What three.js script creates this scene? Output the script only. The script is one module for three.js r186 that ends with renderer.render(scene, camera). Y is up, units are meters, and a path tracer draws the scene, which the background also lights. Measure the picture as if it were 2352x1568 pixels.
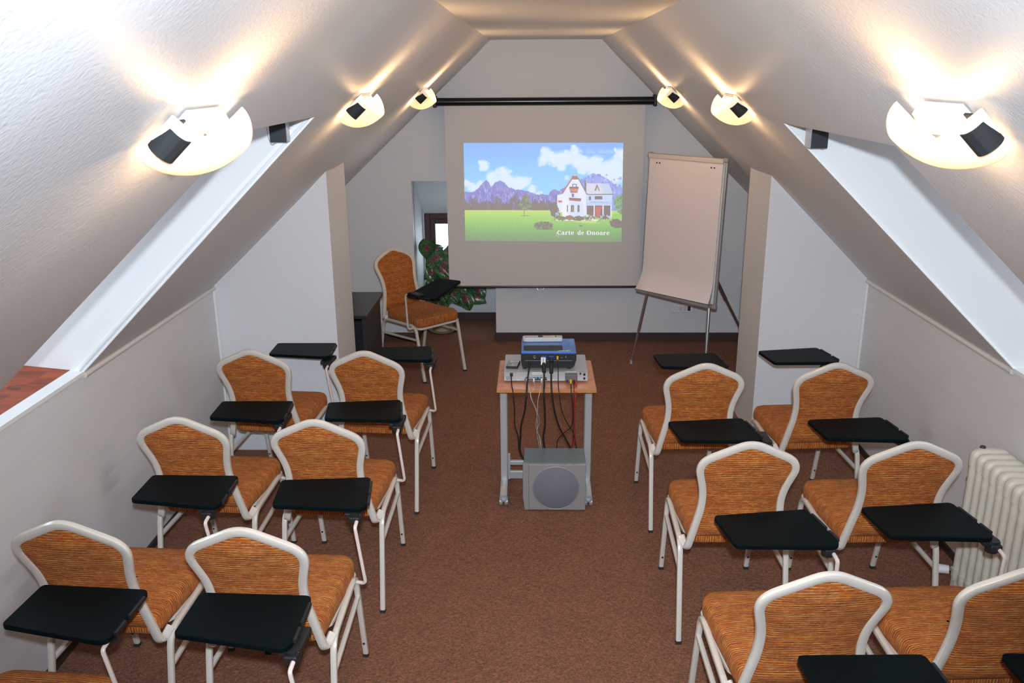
import * as THREE from 'three';
import { RoundedBoxGeometry } from 'three/addons/geometries/RoundedBoxGeometry.js';
import { mergeGeometries, mergeVertices, toCreasedNormals } from 'three/addons/utils/BufferGeometryUtils.js';
import { RectAreaLightUniformsLib } from 'three/addons/lights/RectAreaLightUniformsLib.js';
RectAreaLightUniformsLib.init();

// ---------------------------------------------------------------- camera, sky, flash, exposure
const scene = new THREE.Scene();
const renderer = new THREE.WebGLRenderer({ antialias: true });
renderer.toneMapping = THREE.LinearToneMapping;
renderer.toneMappingExposure = 1.0;
renderer.shadowMap.enabled = true;
const camera = new THREE.PerspectiveCamera(43.03, 1.5, 0.02, 60);
camera.position.set(0, 2.2002, 0);
{
  const pitch = 0.3008, yaw = -0.0264, roll = -0.0074;
  const F = new THREE.Vector3(Math.sin(yaw) * Math.cos(pitch), -Math.sin(pitch), -Math.cos(yaw) * Math.cos(pitch));
  const R0 = new THREE.Vector3().crossVectors(F, new THREE.Vector3(0, 1, 0)).normalize();
  const U0 = new THREE.Vector3().crossVectors(R0, F);
  const R = R0.clone().multiplyScalar(Math.cos(roll)).addScaledVector(U0, Math.sin(roll));
  const U = U0.clone().multiplyScalar(Math.cos(roll)).addScaledVector(R0, -Math.sin(roll));
  camera.quaternion.setFromRotationMatrix(new THREE.Matrix4().makeBasis(R, U, F.clone().negate()));
}
scene.add(camera);
scene.background = new THREE.Color().setRGB(4.3, 5.1, 5.8);           // bright overcast sky outside the windows
// the photographer's hot-shoe flash, just above the lens: it throws the shadows seen on the dormer cheeks and below the lamps
const flash = new THREE.SpotLight(new THREE.Color().setRGB(0.865, 0.985, 1.13), 38.5, 0, 0.80, 1.0, 2);
flash.name = 'camera_flash';
flash.position.set(0.015, 2.335, 0.02);
flash.target.position.set(-0.02, 0.95, -4);
flash.castShadow = true;
flash.shadow.radius = 1.4;
flash.shadow.mapSize.set(2048, 2048);
scene.add(flash, flash.target);

// ---------------------------------------------------------------- helpers
let seed = 20240611;
const rnd = () => { seed = (seed * 1664525 + 1013904223) >>> 0; return seed / 4294967296; };
const V = (x, y, z) => new THREE.Vector3(x, y, z);
const used = new Map();
function numbered(name) {
  const n = used.get(name) ?? 0; used.set(name, n + 1);
  return n ? `${name}_${String(n).padStart(3, '0')}` : name;
}
function put(o, parent = scene) { o.castShadow = true; o.receiveShadow = true; parent.add(o); return o; }
function merged(geos) {
  const list = (Array.isArray(geos) ? geos : [geos]).map((g) => (g.index ? g.toNonIndexed() : g));
  for (const g of list) {
    if (!g.attributes.normal) g.computeVertexNormals();
    if (!g.attributes.uv) g.setAttribute('uv', new THREE.Float32BufferAttribute(new Float32Array(g.attributes.position.count * 2), 2));
    for (const k of Object.keys(g.attributes)) if (!['position', 'normal', 'uv'].includes(k)) g.deleteAttribute(k);
  }
  return list.length > 1 ? mergeGeometries(list) : list[0];
}
function obj(name, geos, material, parent = scene) {
  const m = new THREE.Mesh(merged(geos), material);
  m.name = parent === scene ? numbered(name) : name;
  return put(m, parent);
}
function thing(name, label, category, pos = [0, 0, 0], turn = 0, group) {
  const g = new THREE.Group(); g.name = numbered(name); g.position.set(...pos); g.rotation.y = turn;
  g.userData = { label, category }; if (group) g.userData.group = group;
  scene.add(g); return g;
}
function tag(o, label, category, group) { o.userData.label = label; o.userData.category = category; if (group) o.userData.group = group; return o; }
function struct(name, geos, material, label) {
  const o = obj(name, geos, material); o.userData.kind = 'structure'; if (label) o.userData.label = label; return o;
}
const box = (x0, x1, y0, y1, z0, z1) => new THREE.BoxGeometry(Math.abs(x1 - x0), Math.abs(y1 - y0), Math.abs(z1 - z0)).translate((x0 + x1) / 2, (y0 + y1) / 2, (z0 + z1) / 2);
const rbox = (x0, x1, y0, y1, z0, z1, r = 0.004, s = 2) => new RoundedBoxGeometry(Math.abs(x1 - x0), Math.abs(y1 - y0), Math.abs(z1 - z0), s, r).translate((x0 + x1) / 2, (y0 + y1) / 2, (z0 + z1) / 2);
function cyl(a, b, r0, r1 = r0, seg = 16) {
  const d = b.clone().sub(a), g = new THREE.CylinderGeometry(r1, r0, d.length(), seg);
  g.applyQuaternion(new THREE.Quaternion().setFromUnitVectors(V(0, 1, 0), d.clone().normalize()));
  return g.translate((a.x + b.x) / 2, (a.y + b.y) / 2, (a.z + b.z) / 2);
}
function uvMetres(g) {                                                  // uv in metres from the dominant normal
  g = g.index ? g.toNonIndexed() : g; if (!g.attributes.normal) g.computeVertexNormals();
  const p = g.attributes.position, n = g.attributes.normal, uv = new Float32Array(p.count * 2);
  for (let i = 0; i < p.count; i++) {
    const ax = Math.abs(n.getX(i)), ay = Math.abs(n.getY(i)), az = Math.abs(n.getZ(i));
    const [u, v] = ay >= ax && ay >= az ? [p.getX(i), p.getZ(i)] : ax >= az ? [p.getZ(i), p.getY(i)] : [p.getX(i), p.getY(i)];
    uv[2 * i] = u; uv[2 * i + 1] = v;
  }
  g.setAttribute('uv', new THREE.BufferAttribute(uv, 2)); return g;
}
function fillet(pts, rad, seg = 5) {                                    // polyline with rounded corners; rad: number or one per corner
  const out = [pts[0].clone()];
  for (let i = 1; i < pts.length - 1; i++) {
    const a = pts[i - 1], b = pts[i], c = pts[i + 1], r = Array.isArray(rad) ? rad[i - 1] : rad;
    const d0 = a.clone().sub(b), d1 = c.clone().sub(b), l = Math.min(r, d0.length() * 0.49, d1.length() * 0.49);
    const p0 = b.clone().addScaledVector(d0.normalize(), l), p1 = b.clone().addScaledVector(d1.normalize(), l);
    for (let k = 0; k <= seg; k++) { const t = k / seg; out.push(p0.clone().multiplyScalar((1 - t) ** 2).addScaledVector(b, 2 * t * (1 - t)).addScaledVector(p1, t * t)); }
  }
  out.push(pts.at(-1).clone()); return out;
}
function sweep(path, w, h, ref, round = 0.3) {                          // rounded-rectangle bar along a path; w lies across ref, h along it
  const r = Math.min(w, h) * round, prof = [];
  for (const [cx, cy, a0] of [[1, 1, 0], [-1, 1, 90], [-1, -1, 180], [1, -1, 270]])
    for (const a of [0, 45, 90]) { const t = (a0 + a) * Math.PI / 180; prof.push([cx * (w / 2 - r) + r * Math.cos(t), cy * (h / 2 - r) + r * Math.sin(t)]); }
  const n = prof.length, P = [], I = [], N = path.length;
  for (let i = 0; i < N; i++) {
    const t = path[Math.min(i + 1, N - 1)].clone().sub(path[Math.max(i - 1, 0)]).normalize();
    const rf = typeof ref === 'function' ? ref(i / (N - 1)) : ref;
    const A = new THREE.Vector3().crossVectors(t, rf).normalize(), B = new THREE.Vector3().crossVectors(A, t);
    for (const [a, b] of prof) P.push(path[i].x + A.x * a + B.x * b, path[i].y + A.y * a + B.y * b, path[i].z + A.z * a + B.z * b);
  }
  for (let i = 0; i < N - 1; i++) for (let k = 0; k < n; k++) { const a = i * n + k, b = i * n + (k + 1) % n, c = a + n, d = b + n; I.push(a, b, c, b, d, c); }
  for (let k = 1; k < n - 1; k++) { I.push(0, k + 1, k); const o = (N - 1) * n; I.push(o, o + k, o + k + 1); }
  const g = new THREE.BufferGeometry(); g.setAttribute('position', new THREE.Float32BufferAttribute(P, 3)); g.setIndex(I);
  return toCreasedNormals(g, round > 0.4 ? 0.9 : 0.5);
}
const tube = (pts, r, seg = 40, rs = 7) => new THREE.TubeGeometry(new THREE.CatmullRomCurve3(pts), seg, r, rs, false);

// value noise
const perm = Array.from({ length: 512 }, () => rnd());
const h2 = (i, j) => perm[(((i * 73856093) ^ (j * 19349663)) >>> 0) % 512];
function noise2(x, y) {
  const i = Math.floor(x), j = Math.floor(y), f = x - i, g = y - j, u = f * f * (3 - 2 * f), v = g * g * (3 - 2 * g);
  return (h2(i, j) * (1 - u) + h2(i + 1, j) * u) * (1 - v) + (h2(i, j + 1) * (1 - u) + h2(i + 1, j + 1) * u) * v;
}
function tileNoise(x, y, n) { const i = Math.floor(x), j = Math.floor(y), f = x - i, g = y - j, u = f * f * (3 - 2 * f), v = g * g * (3 - 2 * g), m = (a) => ((a % n) + n) % n;
  return (h2(m(i), m(j)) * (1 - u) + h2(m(i + 1), m(j)) * u) * (1 - v) + (h2(m(i), m(j + 1)) * (1 - u) + h2(m(i + 1), m(j + 1)) * u) * v; }
function texture(size, fn, srgb = true, repeat = 1) {
  const d = new Uint8Array(size * size * 4);
  for (let y = 0; y < size; y++) for (let x = 0; x < size; x++) { const c = fn(x / size, y / size, x, y), o = 4 * (y * size + x); d[o] = c[0]; d[o + 1] = c[1]; d[o + 2] = c[2]; d[o + 3] = 255; }
  const t = new THREE.DataTexture(d, size, size); t.wrapS = t.wrapT = THREE.RepeatWrapping; t.magFilter = THREE.LinearFilter; t.minFilter = THREE.LinearMipmapLinearFilter; t.generateMipmaps = true;
  if (srgb) t.colorSpace = THREE.SRGBColorSpace; t.repeat.set(repeat, repeat); t.needsUpdate = true; return t;
}
const cl = (v) => Math.max(0, Math.min(255, v));
const mix = (a, b, t) => a.map((v, i) => v + (b[i] - v) * t);

// ---------------------------------------------------------------- materials
const std = (rgb, roughness = 0.6, extra = {}) => new THREE.MeshStandardMaterial({ color: new THREE.Color().setRGB(...rgb), roughness, ...extra });
const plasterBump = texture(512, (u, v) => { const g = 0.5 * tileNoise(u * 96, v * 96, 96) + 0.35 * tileNoise(u * 190, v * 190, 190) + 0.15 * tileNoise(u * 24, v * 24, 24); return [g * 255, g * 255, g * 255]; }, false, 1.6);
const M = {};
M.paint = std([0.69, 0.70, 0.71], 0.62, { bumpMap: plasterBump, bumpScale: 0.0005, side: THREE.DoubleSide });
M.slope = std([0.69, 0.70, 0.71], 0.5, { bumpMap: plasterBump, bumpScale: 0.0006, side: THREE.DoubleSide });
const smudge = texture(1024, (u, v) => {
  let d = 0;
  for (const [cx, cy, rx, ry, s] of [[.52, .42, .016, .10, 1], [.49, .36, .012, .07, .8], [.56, .33, .02, .05, .7], [.44, .46, .01, .12, .6], [.60, .30, .05, .04, .5], [.36, .4, .012, .09, .5], [.63, .45, .008, .06, .5]]) {
    const q = ((u - cx) / rx) ** 2 + ((v - cy) / ry) ** 2; d += s * Math.exp(-q) * (0.3 + 1.1 * noise2(u * 90 + cx * 50, v * 40)); }
  const g = 1 - Math.min(0.22, 0.16 * d) - 0.02 * noise2(u * 60, v * 60); return [216 * g, 217 * g, 218 * g]; });
smudge.wrapS = smudge.wrapT = THREE.ClampToEdgeWrapping;
M.cheek = std([0.70, 0.70, 0.70], 0.5, { side: THREE.DoubleSide });
M.knee = new THREE.MeshStandardMaterial({ map: smudge, roughness: 0.6 });
M.trim = std([0.70, 0.68, 0.63], 0.45);
M.edge = std([0.80, 0.80, 0.79], 0.4);
M.brown = std([0.055, 0.026, 0.018], 0.55);
M.darkline = std([0.035, 0.024, 0.02], 0.6);
const woodTex = texture(512, (u, v) => {
  const w = noise2(u * 3, v * 26) + 0.5 * noise2(u * 8, v * 90); const g = 0.62 + 0.30 * w; const d = noise2(u * 6, v * 7) > 0.78 ? 0.75 : 1;
  return [cl(168 * g * d), cl(74 * g * d), cl(34 * g * d)]; });
M.sill = new THREE.MeshPhysicalMaterial({ map: woodTex, roughness: 0.5, specularIntensity: 0.4 });
const frameTex = texture(256, (u, v) => { const g = 0.7 + 0.5 * noise2(u * 60, v * 4); return [cl(66 * g), cl(30 * g), cl(25 * g)]; });
M.windowWood = new THREE.MeshStandardMaterial({ map: frameTex, roughness: 0.45 });
M.pane = new THREE.MeshPhysicalMaterial({ color: 0xffffff, transmission: 1, thickness: 0, roughness: 0.02, ior: 1.45 });
const carpetTex = texture(1024, (u, v) => {
  const f = tileNoise(u * 256, v * 256, 256), g = tileNoise(u * 120, v * 120, 120), l = tileNoise(u * 14, v * 14, 14), s = 0.70 + 0.36 * f + 0.20 * g + 0.05 * l;
  return [cl(127 * s), cl(84 * s), cl(62 * s)]; });
const carpetBump = texture(512, (u, v) => { const g = 0.6 * tileNoise(u * 190, v * 190, 190) + 0.4 * tileNoise(u * 90, v * 90, 90); return [g * 255, g * 255, g * 255]; }, false);
M.carpet = new THREE.MeshStandardMaterial({ map: carpetTex, bumpMap: carpetBump, bumpScale: 0.004, roughness: 0.97 });
// striped chenille: lines run along u, change along v; one tile is 0.24 m
const LINES = 52;
const fabricTex = texture(1024, (u, v) => {
  const wob = 0.7 * tileNoise(u * 6, v * 10, 20) - 0.35, lv = v * LINES + wob, i = Math.floor(lv), f = lv - i, k = ((i % LINES) + LINES) % LINES;
  const a = tileNoise(u * 9 + k * 7.31, k * 3.7, 512), b = tileNoise(u * 34 + k * 3.1, k * 5.1, 512), c = h2(k * 13, 7);
  const t = Math.max(0, Math.min(1, (k % 2 ? 0.30 : -0.06) + 0.42 * a + 0.34 * b * b + 0.22 * c));   // 0 rust .. 1 gold
  const col = t < 0.45 ? mix([120, 46, 10], [184, 92, 27], t / 0.45) : mix([184, 92, 27], [212, 156, 80], (t - 0.45) / 0.55);
  const e = 0.74 + 0.30 * Math.sin(Math.PI * f), w = 0.92 + 0.16 * tileNoise(u * 300, v * 300, 300);
  return col.map((q) => cl(q * e * w)); });
const fabricBump = texture(512, (u, v) => { const f = (v * LINES) % 1, g = 0.75 * Math.sin(Math.PI * f) + 0.25 * tileNoise(u * 160, v * 160, 160); return [g * 255, g * 255, g * 255]; }, false);
for (const t of [fabricTex, fabricBump]) t.repeat.set(1 / 0.24, 1 / 0.24);
M.fabric = new THREE.MeshPhysicalMaterial({ map: fabricTex, bumpMap: fabricBump, bumpScale: 0.0016, roughness: 0.92, sheen: 0.25, sheenRoughness: 0.6, sheenColor: new THREE.Color().setRGB(0.5, 0.3, 0.12) });
M.cream = new THREE.MeshPhysicalMaterial({ color: new THREE.Color().setRGB(0.66, 0.60, 0.52), roughness: 0.28, clearcoat: 0.6, clearcoatRoughness: 0.15 });
M.creamArm = new THREE.MeshStandardMaterial({ color: new THREE.Color().setRGB(0.70, 0.60, 0.54), roughness: 0.35 });
M.tablet = new THREE.MeshPhysicalMaterial({ color: new THREE.Color().setRGB(0.002, 0.006, 0.007), roughness: 0.45, specularIntensity: 0.12, bumpMap: texture(256, (u, v) => { const g = tileNoise(u * 128, v * 128, 128); return [g * 255, g * 255, g * 255]; }, false, 8), bumpScale: 0.0003 });
M.black = std([0.012, 0.013, 0.014], 0.5);
M.blackMatte = new THREE.MeshStandardMaterial({ color: new THREE.Color().setRGB(0.012, 0.014, 0.015), roughness: 0.8, side: THREE.DoubleSide });
M.rubber = std([0.02, 0.02, 0.02], 0.8);
M.blackGloss = std([0.008, 0.010, 0.010], 0.22);
M.silver = std([0.50, 0.51, 0.51], 0.38, { metalness: 0.35 });
M.silverPaint = std([0.33, 0.32, 0.31], 0.4, { metalness: 0.25 });
M.chrome = std([0.62, 0.63, 0.64], 0.22, { metalness: 0.9 });
M.white = std([0.80, 0.79, 0.77], 0.5);
M.greyPlastic = std([0.30, 0.32, 0.33], 0.45);
const beechTex = texture(512, (u, v) => { const g = 0.9 + 0.16 * noise2(u * 5, v * 60) + 0.05 * noise2(u * 40, v * 200); return [cl(203 * g), cl(138 * g), cl(104 * g)]; });
M.beech = new THREE.MeshStandardMaterial({ map: beechTex, roughness: 0.4 });
M.beechEdge = std([0.50, 0.21, 0.07], 0.45);

// ---------------------------------------------------------------- the attic room
const ZE = -7.10, ZB = 1.3, CY = 2.443;
const SL = { fx: -0.342, kx: -1.86, ky: 1.028, side: -1 }, SR = { fx: 0.526, kx: 1.974, ky: 1.018, side: 1 };
const slopeX = (S, y) => S.fx + (CY - y) / (CY - S.ky) * (S.kx - S.fx);
// floor: evenly coloured carpet
{
  const g = new THREE.PlaneGeometry(4.1, 9.4, 4, 9).rotateX(-Math.PI / 2).translate(0.05, 0, -3.3);
  struct('floor', uvMetres(g), M.carpet, 'reddish brown speckled carpet floor');
  struct('floor_slab', box(-2.0, 2.1, -0.15, -0.004, ZE - 0.9, ZB + 0.1), M.darkline, 'floor slab under the carpet');
}
// sloping ceilings with the dormer openings, as closed shells; faint undulation of old plaster
function slopeShell(S, name, sTop, zn, zf, label) {
  const rows = [], nA = 10, nB = 26;
  for (let i = 0; i <= nA; i++) rows.push(sTop * i / nA);
  for (let i = 1; i <= nB; i++) rows.push(sTop + (1.0 - sTop) * i / nB);
  const n0 = 46, n1 = 16, n2 = 52, cols = n0 + n1 + n2;
  const d = V(S.kx - S.fx, S.ky - CY, 0), n = V(-d.y, d.x, 0).normalize(); if (n.y > 0) n.negate();   // n points into the room
  const zAt = (s, j) => { const a = zn(s), b = zf(s); return j <= n0 ? ZB + (a - ZB) * j / n0 : j <= n0 + n1 ? a + (b - a) * (j - n0) / n1 : b + (ZE - 0.02 - b) * (j - n0 - n1) / n2; };
  const P = [], I = [], R = rows.length, th = 0.02;
  const inHole = (i, j) => i >= nA && j >= n0 && j < n0 + n1;
  for (const layer of [0, 1]) for (let i = 0; i < R; i++) for (let j = 0; j <= cols; j++) {
    const s = rows[i], z = zAt(s, j), L = 2.08 * s;
    let w = 0.008 * (noise2(z * 2.6 + 40 * S.side + 50, L * 0.7 + 3) - 0.5) + 0.006 * (noise2(z * 6.3 + 11, L * 1.3 + 9 * S.side + 20) - 0.5) + 0.008 * (noise2(z * 0.9 + 5, L * 2.2 + 7) - 0.5);
    const sm = (v) => { v = Math.max(0, Math.min(1, v)); return v * v * (3 - 2 * v); };
    const eS = sm(Math.min(s / 0.10, (1 - s) / 0.10)), dz = z > zn(s) ? z - zn(s) : z < zf(s) ? zf(s) - z : 0, dS = Math.max(0, (sTop - s) * 2.08), near = sm(Math.hypot(dz, dS) / 0.55);
    w *= eS * near;
    const q = V(S.fx + d.x * s, CY + d.y * s, z).addScaledVector(n, layer ? -th : w); P.push(q.x, q.y, q.z);
  }
  const id = (l, i, j) => l * R * (cols + 1) + i * (cols + 1) + j;
  const quad = (a, b, c, e) => I.push(a, b, c, a, c, e);
  for (let i = 0; i < R - 1; i++) for (let j = 0; j < cols; j++) {
    if (inHole(i, j)) continue;
    quad(id(0, i, j), id(0, i, j + 1), id(0, i + 1, j + 1), id(0, i + 1, j));
  }
  const inner = new THREE.BufferGeometry(); inner.setAttribute('position', new THREE.Float32BufferAttribute(P, 3)); inner.setIndex(I.slice()); inner.computeVertexNormals();
  const I2 = []; const q2 = (a, b, c, e) => I2.push(a, b, c, a, c, e);
  for (let i = 0; i < R - 1; i++) for (let j = 0; j < cols; j++) {
    if (inHole(i, j)) continue;
    q2(id(1, i, j), id(1, i + 1, j), id(1, i + 1, j + 1), id(1, i, j + 1));
    const open = (a, b) => a < 0 || b < 0 || a >= R - 1 || b >= cols || inHole(a, b);
    if (open(i + 1, j)) q2(id(0, i + 1, j), id(0, i + 1, j + 1), id(1, i + 1, j + 1), id(1, i + 1, j));
    if (open(i - 1, j)) q2(id(0, i, j), id(1, i, j), id(1, i, j + 1), id(0, i, j + 1));
    if (open(i, j + 1)) q2(id(0, i, j + 1), id(1, i, j + 1), id(1, i + 1, j + 1), id(0, i + 1, j + 1));
    if (open(i, j - 1)) q2(id(0, i, j), id(0, i + 1, j), id(1, i + 1, j), id(1, i, j));
  }
  const outer = new THREE.BufferGeometry(); outer.setAttribute('position', new THREE.Float32BufferAttribute(P, 3)); outer.setIndex(I2);
  const og = outer.toNonIndexed(); og.computeVertexNormals();
  const ig = inner.toNonIndexed();
  // uv in metres along the slope
  for (const g of [ig, og]) { const p = g.attributes.position, uv = new Float32Array(p.count * 2); for (let i = 0; i < p.count; i++) { uv[2 * i] = p.getZ(i); uv[2 * i + 1] = p.getY(i) * 1.46; } g.setAttribute('uv', new THREE.BufferAttribute(uv, 2)); }
  return struct(name, [ig, og], M.slope, label);
}
const sTopL = (CY - 2.06) / (CY - SL.ky), sTopR = (CY - 2.005) / (CY - SR.ky);
const zfL = (x) => -3.05 + 0.253 * (x + 0.755), znL = () => -2.275;
const zfR = (x) => -3.494 + 0.084 * (x - 0.98), znR = (x) => -2.406 + 0.13 * (x - 0.957);
const sx = (S, s) => S.fx + (S.kx - S.fx) * s;
slopeShell(SL, 'wall_left_slope', sTopL, (s) => znL(), (s) => zfL(sx(SL, s)), 'white plastered sloping ceiling on the left with a dormer opening');
slopeShell(SR, 'wall_right_slope', sTopR, (s) => znR(sx(SR, s)), (s) => zfR(sx(SR, s)), 'white plastered sloping ceiling on the right with a dormer opening');
// flat ceiling strip, undulating along the room
{
  const g = new THREE.PlaneGeometry(SR.fx - SL.fx + 0.04, ZB - ZE + 0.1, 10, 130).rotateX(Math.PI / 2).translate((SR.fx + SL.fx) / 2, CY, (ZB + ZE) / 2 - 0.04);
  const p = g.attributes.position;
  for (let i = 0; i < p.count; i++) { const z = p.getZ(i), x = p.getX(i), e = Math.min(1, (x - SL.fx + 0.02) / 0.08, (SR.fx + 0.02 - x) / 0.08, (z - ZE + 0.06) / 0.2); p.setY(i, CY + Math.max(0, e) * 0.016 * (noise2(z * 2.1 + 3, x * 0.8 + 9) - 0.5)); }
  g.computeVertexNormals();
  struct('ceiling', [uvMetres(g), uvMetres(box(SL.fx - 0.05, SR.fx + 0.05, CY + 0.02, CY + 0.1, ZB + 0.1, ZE - 0.1))], M.slope, 'narrow flat white ceiling strip along the ridge');
}
// knee walls
function kneeUV(g) { g = g.toNonIndexed(); const p = g.attributes.position, uv = new Float32Array(p.count * 2); for (let i = 0; i < p.count; i++) { uv[2 * i] = (p.getZ(i) + 7.1) / 8.4; uv[2 * i + 1] = p.getY(i) / 1.05; } g.setAttribute('uv', new THREE.BufferAttribute(uv, 2)); return g; }
struct('wall_left', kneeUV(box(SL.kx - 0.12, SL.kx, 0, SL.ky - 0.002, ZE - 0.02, ZB)), M.knee, 'white knee wall on the left with grey scuffs');
struct('wall_right', kneeUV(box(SR.kx, SR.kx + 0.12, 0, SR.ky - 0.002, ZE - 0.02, ZB)), M.knee, 'white knee wall on the right behind the radiator');
struct('baseboard_left', box(SL.kx, SL.kx + 0.012, 0, 0.035, -4.84, ZB), M.darkline);
struct('baseboard_right', box(SR.kx - 0.012, SR.kx, 0, 0.035, -5.03, ZB), M.darkline);
struct('wall_rear', uvMetres(box(-2.0, 2.1, 0, 2.6, ZB, ZB + 0.1)), M.paint, 'white wall behind the photographer');
// end wall with the window alcove cut out
const AX0 = -1.0, AX1 = -0.322, AY = 1.363, AZ = -7.755;
{
  const s = new THREE.Shape([[-2.05, 0], [AX0, 0], [AX0, AY], [AX1, AY], [AX1, 0], [2.15, 0], [2.15, 2.6], [-2.05, 2.6]].map(([x, y]) => new THREE.Vector2(x, y)));
  struct('wall_back', uvMetres(new THREE.ExtrudeGeometry(s, { depth: 0.12, bevelEnabled: false }).translate(0, 0, ZE - 0.12)), M.paint, 'white end wall behind the projection screen');
  // alcove lining: left, right, back with window hole, sloping soffit
  const pts = (l) => { const g = new THREE.BufferGeometry(), P = []; for (const [a, b, c, d] of l) for (const q of [a, b, c, a, c, d]) P.push(...q); g.setAttribute('position', new THREE.Float32BufferAttribute(P, 3)); g.computeVertexNormals(); return g; };
  const sof = []; const nS = 8;
  for (let i = 0; i < nS; i++) { const f = (k) => { const t = k / nS; return [AY - 0.363 * (0.25 * t + 0.75 * t * t), ZE - 0.10 + (AZ - ZE + 0.10) * t]; }; const [ya, za] = f(i), [yb, zb] = f(i + 1);
    sof.push([[AX0 - 0.02, ya, za], [AX1 + 0.02, ya, za], [AX1 + 0.02, yb, zb], [AX0 - 0.02, yb, zb]]); }
  const soffit = mergeVertices(pts(sof).deleteAttribute('normal')); soffit.computeVertexNormals();
  const bs = new THREE.Shape([[-1.2, 0], [-0.2, 0], [-0.2, 1.5], [-1.2, 1.5]].map(([x, y]) => new THREE.Vector2(x, y)));
  bs.holes.push(new THREE.Path([[-0.985, 0.42], [-0.985, 0.998], [-0.40, 0.998], [-0.40, 0.42]].map(([x, y]) => new THREE.Vector2(x, y))));
  struct('wall_alcove_left', uvMetres(box(AX0 - 0.08, AX0, 0, AY + 0.1, ZE - 0.1, AZ - 0.1)), M.paint); struct('wall_alcove_right', uvMetres(box(AX1, AX1 + 0.08, 0, AY + 0.1, ZE - 0.1, AZ - 0.1)), M.paint);
  struct('ceiling_alcove', [uvMetres(soffit), uvMetres(box(AX0 - 0.08, AX1 + 0.08, AY + 0.01, AY + 0.1, ZE - 0.12, AZ - 0.1))], M.paint);
  struct('wall_alcove_back', uvMetres(new THREE.ExtrudeGeometry(bs, { depth: 0.1, bevelEnabled: false }).translate(0, 0, AZ - 0.1)), M.paint, 'white back of the window alcove');
  const w = new THREE.Group(); w.name = 'window_1'; w.userData = { kind: 'structure', label: 'small brown wooden window in the alcove, bright with daylight' }; scene.add(w);
  const fr = (x0, x1, y0, y1, t, z0, z1) => [rbox(x0, x0 + t, y0, y1, z0, z1), rbox(x1 - t, x1, y0, y1, z0, z1), rbox(x0 + t, x1 - t, y1 - t, y1, z0, z1), rbox(x0 + t, x1 - t, y0, y0 + t, z0, z1)];
  obj('frame', fr(-0.987, -0.398, 0.418, 1.0, 0.05, AZ - 0.07, AZ + 0.012), M.windowWood, w);
  obj('sash', fr(-0.935, -0.45, 0.47, 0.948, 0.045, AZ - 0.055, AZ + 0.002), M.windowWood, w);
  obj('pane', box(-0.891, -0.494, 0.514, 0.904, AZ - 0.03, AZ - 0.026), M.pane, w);
}
// brown baseboards of the end wall and alcove
struct('baseboard_back', [box(-1.86, AX0, 0, 0.078, ZE, ZE + 0.014), box(AX1, 1.974, 0, 0.078, ZE, ZE + 0.014), box(AX1, AX1 + 0.0135, 0, 0.078, ZE - 0.1, ZE), box(AX0, AX1, 0, 0.078, AZ, AZ + 0.014), box(AX0, AX0 + 0.014, 0, 0.078, AZ, ZE), box(AX1 - 0.014, AX1, 0, 0.078, AZ, ZE)].map((g) => g), M.brown, 'dark brown baseboard along the end wall');
// short stub walls standing out from the knee walls
function stub(name, S, xi, z0, z1, label) {
  const xo = S.kx + S.side * 0.02, s = new THREE.Shape();
  s.moveTo(xi, 0); s.lineTo(xi, CY - (xi - S.fx) / (S.kx - S.fx) * (CY - S.ky) + 0.03); s.lineTo(xo, S.ky + 0.012); s.lineTo(xo, 0); s.closePath();
  struct(name, uvMetres(new THREE.ExtrudeGeometry(s, { depth: z0 - z1, bevelEnabled: false }).translate(0, 0, z1)), M.paint, label);
}
stub('wall_stub_left', SL, -1.155, -4.845, -5.32, 'white stub wall behind the front left chairs');
stub('wall_stub_right', SR, 1.357, -5.038, -5.535, 'white stub wall behind the front right chairs');
// beads: knee wall tops and wall corners
struct('trim_1', sweep([V(SL.kx + 0.008, SL.ky - 0.006, -4.845), V(SL.kx + 0.008, SL.ky - 0.006, -3.325)], 0.02, 0.024, V(0, 1, 0), 0.45), M.trim);
struct('trim_2', sweep([V(SR.kx - 0.008, SR.ky - 0.006, -5.038), V(SR.kx - 0.008, SR.ky - 0.006, -3.41)], 0.02, 0.024, V(0, 1, 0), 0.45), M.trim);
struct('trim_3', cyl(V(SL.kx + 0.004, 0, -4.838), V(SL.kx + 0.004, SL.ky, -4.838), 0.008), M.edge);
struct('trim_4', cyl(V(SR.kx - 0.006, 0, -5.030), V(SR.kx - 0.006, SR.ky, -5.030), 0.009), M.edge);
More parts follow.
